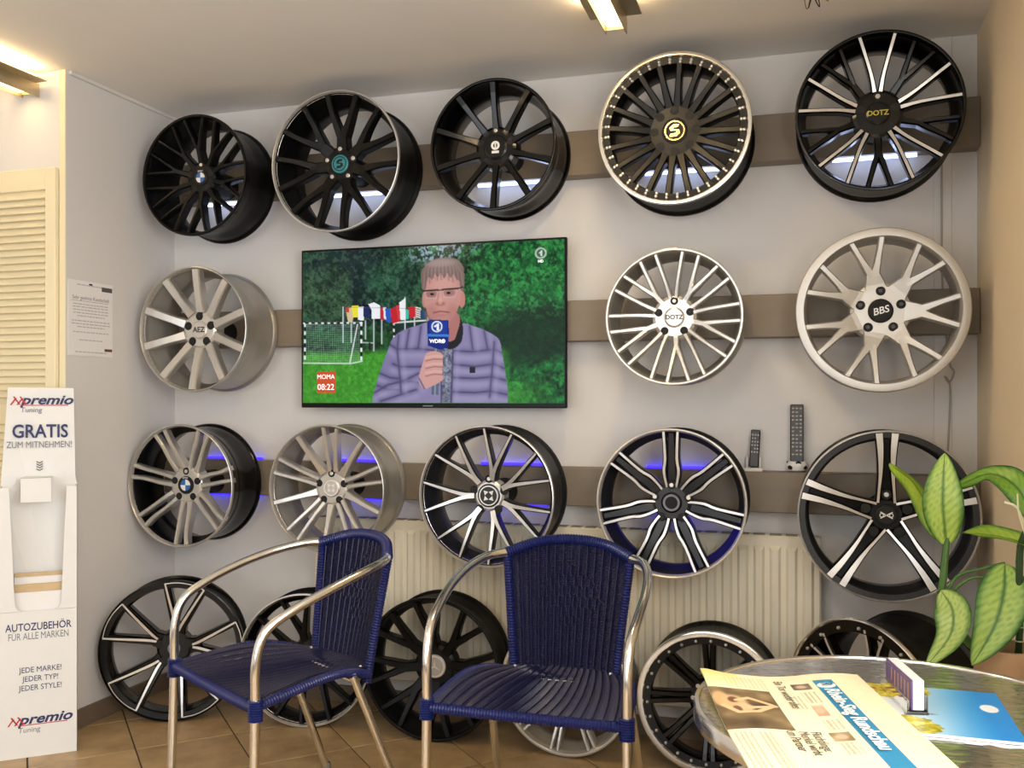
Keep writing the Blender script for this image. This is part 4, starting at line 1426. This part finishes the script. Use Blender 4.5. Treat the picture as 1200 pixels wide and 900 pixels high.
def paper_z(a, b):
    return TZ + .0115 + .006 * np.clip((b - .16) / .08, 0, 1) + .0025 * np.sin(a * 17 + .5) * np.exp(-b * 9) + .010 * np.exp(-(b / .03) ** 2) * np.exp(-(a / .1) ** 2) + .002 * np.sin(b * 40)


def paper_pos(s, t):
    a, b = s * A_LEN, (1 - t) * B_LEN
    return (PO.x + e1.x * a + e2.x * b, PO.y + e1.y * a + e2.y * b, paper_z(a, b))


npg = thing('newspaper', 'folded newspaper with blue masthead and large photo on the glass table', 'newspaper', (0, 0, 0))
M_news = mat('newsprint', (0, 0, 0), .75, vcol='print')
front = nc.sheet('front_page', paper_pos, M_news, npg)
front.modifiers.new('paper_thickness', 'SOLIDIFY').thickness = .0012
for k, (ex, ey) in enumerate(((.0, .0), (.006, .004))):
    uc = Canvas(40, 24, 0, A_LEN, B_LEN, 0, (250, 240, 190))
    und = uc.sheet('inner_page', lambda s, t, k=k, ex=ex, ey=ey: (paper_pos(s, t)[0] + e1.x * (.004 - ex * 2.4) + e2.x * ey * .6, paper_pos(s, t)[1] + e1.y * (.004 - ex * 2.4) + e2.y * ey * .6, paper_pos(s, t)[2] - .0016 * (k + 1)), M_news, npg)
    und.modifiers.new('paper_thickness', 'SOLIDIFY').thickness = .0008
PROT = math.atan2(e1.y, e1.x)


def ptext(s, a, b, size, m, **k):
    z_ = float(paper_z(np.array(a), np.array(b))) + .0022
    return text(front, s, size, (PO.x + e1.x * a + e2.x * b, PO.y + e1.y * a + e2.y * b, z_), (0, 0, PROT), m, 'headline', **k)


M_mast = mat('masthead_white', (238, 240, 236), .7)
ptext('R', .064, .193, .026, mat('masthead_blue', (44, 112, 150), .7), ext=.0001, bold=.0003)
ptext('Rhein-Sieg Rundschau', .09, .192, .031, M_mast, align='LEFT', ext=.0001, bold=.0008, sx=.95)
M_ink = mat('news_ink', (56, 48, 44), .8)
ptext('Ein Tor wieder alles', .036, .120, .020, M_ink, align='LEFT', ext=.0001, sx=.82)
ptext('Flüchtlinge:', .266, .120, .020, M_ink, align='LEFT', ext=.0001, sx=.84)
ptext('Merkel wirbt', .266, .103, .020, M_ink, align='LEFT', ext=.0001, sx=.84)
ptext('um Partner', .266, .086, .020, M_ink, align='LEFT', ext=.0001, sx=.84)

# brochure: title letters at the left, blossom trees, pale to deep blue sky
bc = Canvas(200, 190, 0, .24, .228, 0, (238, 238, 236))
Xb, Yc = bc.X, bc.Y
bc.a = np.zeros_like(bc.a) + np.array((236, 240, 244))
f_ = np.clip((Xb - .10) / .11, 0, 1)[..., None]
bc.a = np.where(Xb[..., None] > .07, np.array((232, 240, 246)) * (1 - f_) + np.array((20, 140, 226)) * f_, bc.a)
bnz = bc.noise([(14, 1), (6, 1), (3, .8)], 80)
m1 = (bc.emask(.085, .205, .05, .045, .5) > .35 + bnz * .3).astype(float)
bc.mix(m1, (206, 190, 40), .95)
m2 = (bc.emask(.075, .03, .055, .045, .5) > .35 + bnz * .3).astype(float)
bc.mix(m2, (188, 176, 44), .95)
bc.a += ((m1 + m2) * 70)[..., None] * bnz[..., None]
bc.mix(((Xb < .05) & (Yc < .06)).astype(float), (206, 66, 60))
bc.a += (((Xb < .05) & (Yc < .06)) * 90.0)[..., None] * bnz[..., None]
bc.poly([(.09, .075), (.14, .09), (.09, .105)], (110, 140, 160))
for k in range(7):
    y0 = .072 + k * .021
    bc.mix(((Xb < .058) & (Yc > y0) & (Yc < y0 + .010)).astype(float), (150, 84, 52))
    bc.mix(((Xb > .008) & (Xb < .05) & (Yc > y0 + .003) & (Yc < y0 + .007)).astype(float), (60, 34, 28))
bc.ell(.216, .142, .013, .019, (240, 246, 250), 1, .1)
br = thing('brochure', 'blue sky holiday brochure lying under the card box on the table', 'brochure', (.055, -1.908, TZ))
M_glossp = mat('glossy_print', (0, 0, 0), .3, vcol='print')
bs = bc.sheet('cover', lambda s, t: (.24 * s, .228 * (1 - t), .0045 + 0 * s), M_glossp, br)
MB().box(0, .24, 0, .228, .0004, .0042).build('pages', M_paper, br, 0)

bx_ = thing('card_box', 'small stack of purple-fronted cards in a clear holder on the brochure', 'cards', (.152, -1.765, TZ + .0046), (0, 0, math.radians(12)))
M_purple = mat('card_purple', (92, 70, 120), .4, noise=.5, nscale=40)
MB().bbox(-.011, -.008, -.062, .062, .006, .05, .0004).build('front_card', M_purple, bx_)
MB().bbox(-.008, .008, -.062, .062, .006, .051, .0004).build('card_stack', M_paper, bx_)
for k in range(6):
    MB().box(-.0114, -.011, -.05 + k * .016, -.047 + k * .016, .016 + (k % 3) * .004, .044).build('print_bar', mat('card_print', (190, 150, 130), .5), bx_, 0)


def clear_material():
    m = bpy.data.materials.new('clear_acrylic')
    m.use_nodes = True
    b = m.node_tree.nodes['Principled BSDF']
    b.inputs['Transmission Weight'].default_value = 1
    b.inputs['Roughness'].default_value = .03
    b.inputs['IOR'].default_value = 1.45
    return m


MB().bbox(-.018, .014, -.066, .066, 0, .004, .0005).bbox(-.018, -.015, -.066, .066, .004, .022, .0005).bbox(.0095, .0125, -.066, .066, .004, .03, .0005).build('clear_holder', clear_material(), bx_)

# ------------------------------------------------------------------ leafy plant in a tan planter
pl = thing('dieffenbachia', 'variegated green leafy plant in a tan planter behind the table', 'plant', (.428, -1.05, 0))
PX, PY = .428, -1.05
MB().lathe([(.0005, 0), (.055, 0), (.06, .01), (.066, .62), (.069, .624), (.069, .655), (.061, .655), (.06, .62), (.0005, .62)], 36, 'Z').build('planter', M_planter, pl, 40)
MB().lathe([(.0005, .626), (.03, .628), (.059, .623)], 24, 'Z').build('soil', M_soil, pl, 40)


def leaf_material():
    m = bpy.data.materials.new('leaf')
    m.use_nodes = True
    nt = m.node_tree
    b = nt.nodes['Principled BSDF']
    at = nt.nodes.new('ShaderNodeVertexColor')
    at.layer_name = 'print'
    nt.links.new(at.outputs['Color'], b.inputs['Base Color'])
    b.inputs['Roughness'].default_value = .36
    b.inputs['Subsurface Weight'].default_value = .0
    tr = nt.nodes.new('ShaderNodeBsdfTranslucent')
    nt.links.new(at.outputs['Color'], tr.inputs['Color'])
    mx = nt.nodes.new('ShaderNodeMixShader')
    mx.inputs[0].default_value = .3
    out = nt.nodes['Material Output']
    nt.links.new(b.outputs[0], mx.inputs[1])
    nt.links.new(tr.outputs[0], mx.inputs[2])
    nt.links.new(mx.outputs[0], out.inputs['Surface'])
    return m


M_leaf = leaf_material()


def leaf(ctrl, width, face, fold=.25, seed=0, wave=.004, pale=(196, 222, 112), edge=(58, 112, 38), roll=0.0):
    """ctrl: base..tip points (world); face: direction the upper side looks"""
    S = spline(ctrl, 9)
    n = len(S)
    nw = 15
    cvl = Canvas(nw, n, -1, 1, 0, 1, pale)
    rs = np.random.RandomState(seed)
    P = np.zeros((n, nw, 3))
    for i in range(n):
        t = i / (n - 1)
        T = (S[min(i + 1, n - 1)] - S[max(i - 1, 0)]).normalized()
        F = Vector(face)
        F = (F - T * F.dot(T)).normalized()
        ra = roll * t
        B = T.cross(F)
        F, B = F * math.cos(ra) + B * math.sin(ra), B * math.cos(ra) - F * math.sin(ra)
        w = width * (math.sin(PI * min(1, t ** .8)) ** .75) * .5 + .0008
        for j in range(nw):
            u = -1 + 2 * j / (nw - 1)
            q = S[i] + B * (u * w) + F * (abs(u) * w * fold + wave * math.sin(9 * t + 3 * seed + (2 if u > 0 else 0)) * u * u)
            P[i, j] = q
            # pale centre, green margin, darker dashes along the side veins, dark midrib
            e = abs(u)
            k = max(0, min(1, (e - .62) / .38)) ** 1.5
            vein = .5 + .5 * math.sin((t * 22 - e * 4.2) * 2 * PI * .5)
            k = min(1, k + (.32 * max(0, vein - .5) / .5 * (.5 + .5 * rs.rand())) + .12 * rs.rand() * (rs.rand() > .7))
            if j == nw // 2:
                k = .85
            cvl.a[i, j] = np.array(pale) * (1 - k) + np.array(edge) * k
    o = cvl.sheet('leaf', lambda s, t: (P[..., 0] - PX, P[..., 1] - PY, P[..., 2]), M_leaf, pl)
    o.modifiers.new('leaf_thickness', 'SOLIDIFY').thickness = .0008
    return o



CAMDIR = (-.18, -.95, .2)  # leaf and stem points below were projected from image pixels at assumed depths
leaf([(0.308, -1.050, 0.870), (0.297, -1.070, 0.949), (0.297, -1.070, 1.015), (0.303, -1.050, 1.079)], .084, (-.1, -1, .1), .12, 1)
leaf([(0.306, -1.050, 0.874), (0.279, -1.030, 0.940), (0.240, -1.020, 1.010), (0.188, -1.030, 1.051)], .056, (-.7, -.7, -.2), .45, 2, pale=(178, 200, 66), edge=(92, 138, 40))
leaf([(0.468, -1.120, 0.939), (0.439, -1.100, 1.009), (0.396, -1.040, 1.033), (0.332, -0.980, 0.995)], .062, (-.2, -.75, .6), .2, 3, wave=.007, pale=(140, 186, 66), edge=(40, 96, 34))
leaf([(0.505, -1.120, 0.872), (0.440, -1.080, 0.892), (0.391, -1.020, 0.895), (0.344, -0.980, 0.891)], .05, (0, -.55, .8), .5, 4, pale=(172, 204, 70), edge=(84, 140, 44))
leaf([(0.294, -1.060, 0.772), (0.312, -1.100, 0.737), (0.304, -1.120, 0.685), (0.257, -1.120, 0.615)], .074, (-.1, -1, .25), .15, 5, pale=(198, 220, 130), roll=.5)
leaf([(0.423, -1.060, 0.840), (0.413, -1.100, 0.781), (0.389, -1.130, 0.713), (0.346, -1.130, 0.627)], .1, (-.15, -1, .3), .12, 6, pale=(188, 220, 116), edge=(44, 104, 44))


def pstem(name, pts, r0, r1, m=M_stem):
    S = spline([(x - PX, y - PY, z) for x, y, z in pts], 7)
    n = len(S)
    return MB().tube(S, [r0 + (r1 - r0) * i / (n - 1) for i in range(n)], 10).build(name, m, pl)


pstem('stem', [(.405, -1.05, .62), (.35, -1.05, .66), (.30, -1.05, .73), (0.301, -1.050, 0.812), (0.308, -1.050, 0.89)], .011, .007)
pstem('petiole', [(0.303, -1.050, 0.755), (0.329, -1.050, 0.804), (0.374, -1.050, 0.822), (0.423, -1.060, 0.84)], .004, .003)
pstem('petiole', [(0.304, -1.050, 0.745), (0.333, -1.060, 0.787), (0.367, -1.060, 0.806), (0.418, -1.070, 0.80)], .004, .003)
pstem('petiole', [(.30, -1.05, .75), (.29, -1.05, .765), (0.294, -1.060, 0.772)], .004, .003)
stem2 = [(.448, -1.06, .62), (0.448, -1.080, 0.70), (0.446, -1.090, 0.772), (0.446, -1.100, 0.884), (0.468, -1.120, 0.945), (.48, -1.12, .97)]
S2 = spline([(x - PX, y - PY, z) for x, y, z in stem2], 12)
MB().tube(S2, [.0072 * (1.08 if i % 4 == 0 else 1) for i in range(len(S2))], 10).build('stem', mat('dark_green_cane', (36, 66, 34), .4, noise=.3), pl)
rg = mat('cane_scar', (196, 204, 176), .6)
for k in (3, 8, 13, 18):
    MB().tube([S2[k] - Vector((0, 0, .0012)), S2[k] + Vector((0, 0, .0012))], .0082, 10).build('cane_ring', rg, pl)
M_spike = mat('pale_spike', (226, 226, 196), .5)
pstem('flower_spike', [(0.405, -1.15, 0.983), (0.43, -1.15, 0.970), (0.452, -1.13, 0.915)], .003, .002, M_spike)
pstem('flower_spike', [(0.428, -1.16, 1.002), (0.433, -1.15, 0.958), (0.452, -1.13, 0.905)], .0015, .0025, M_spike)
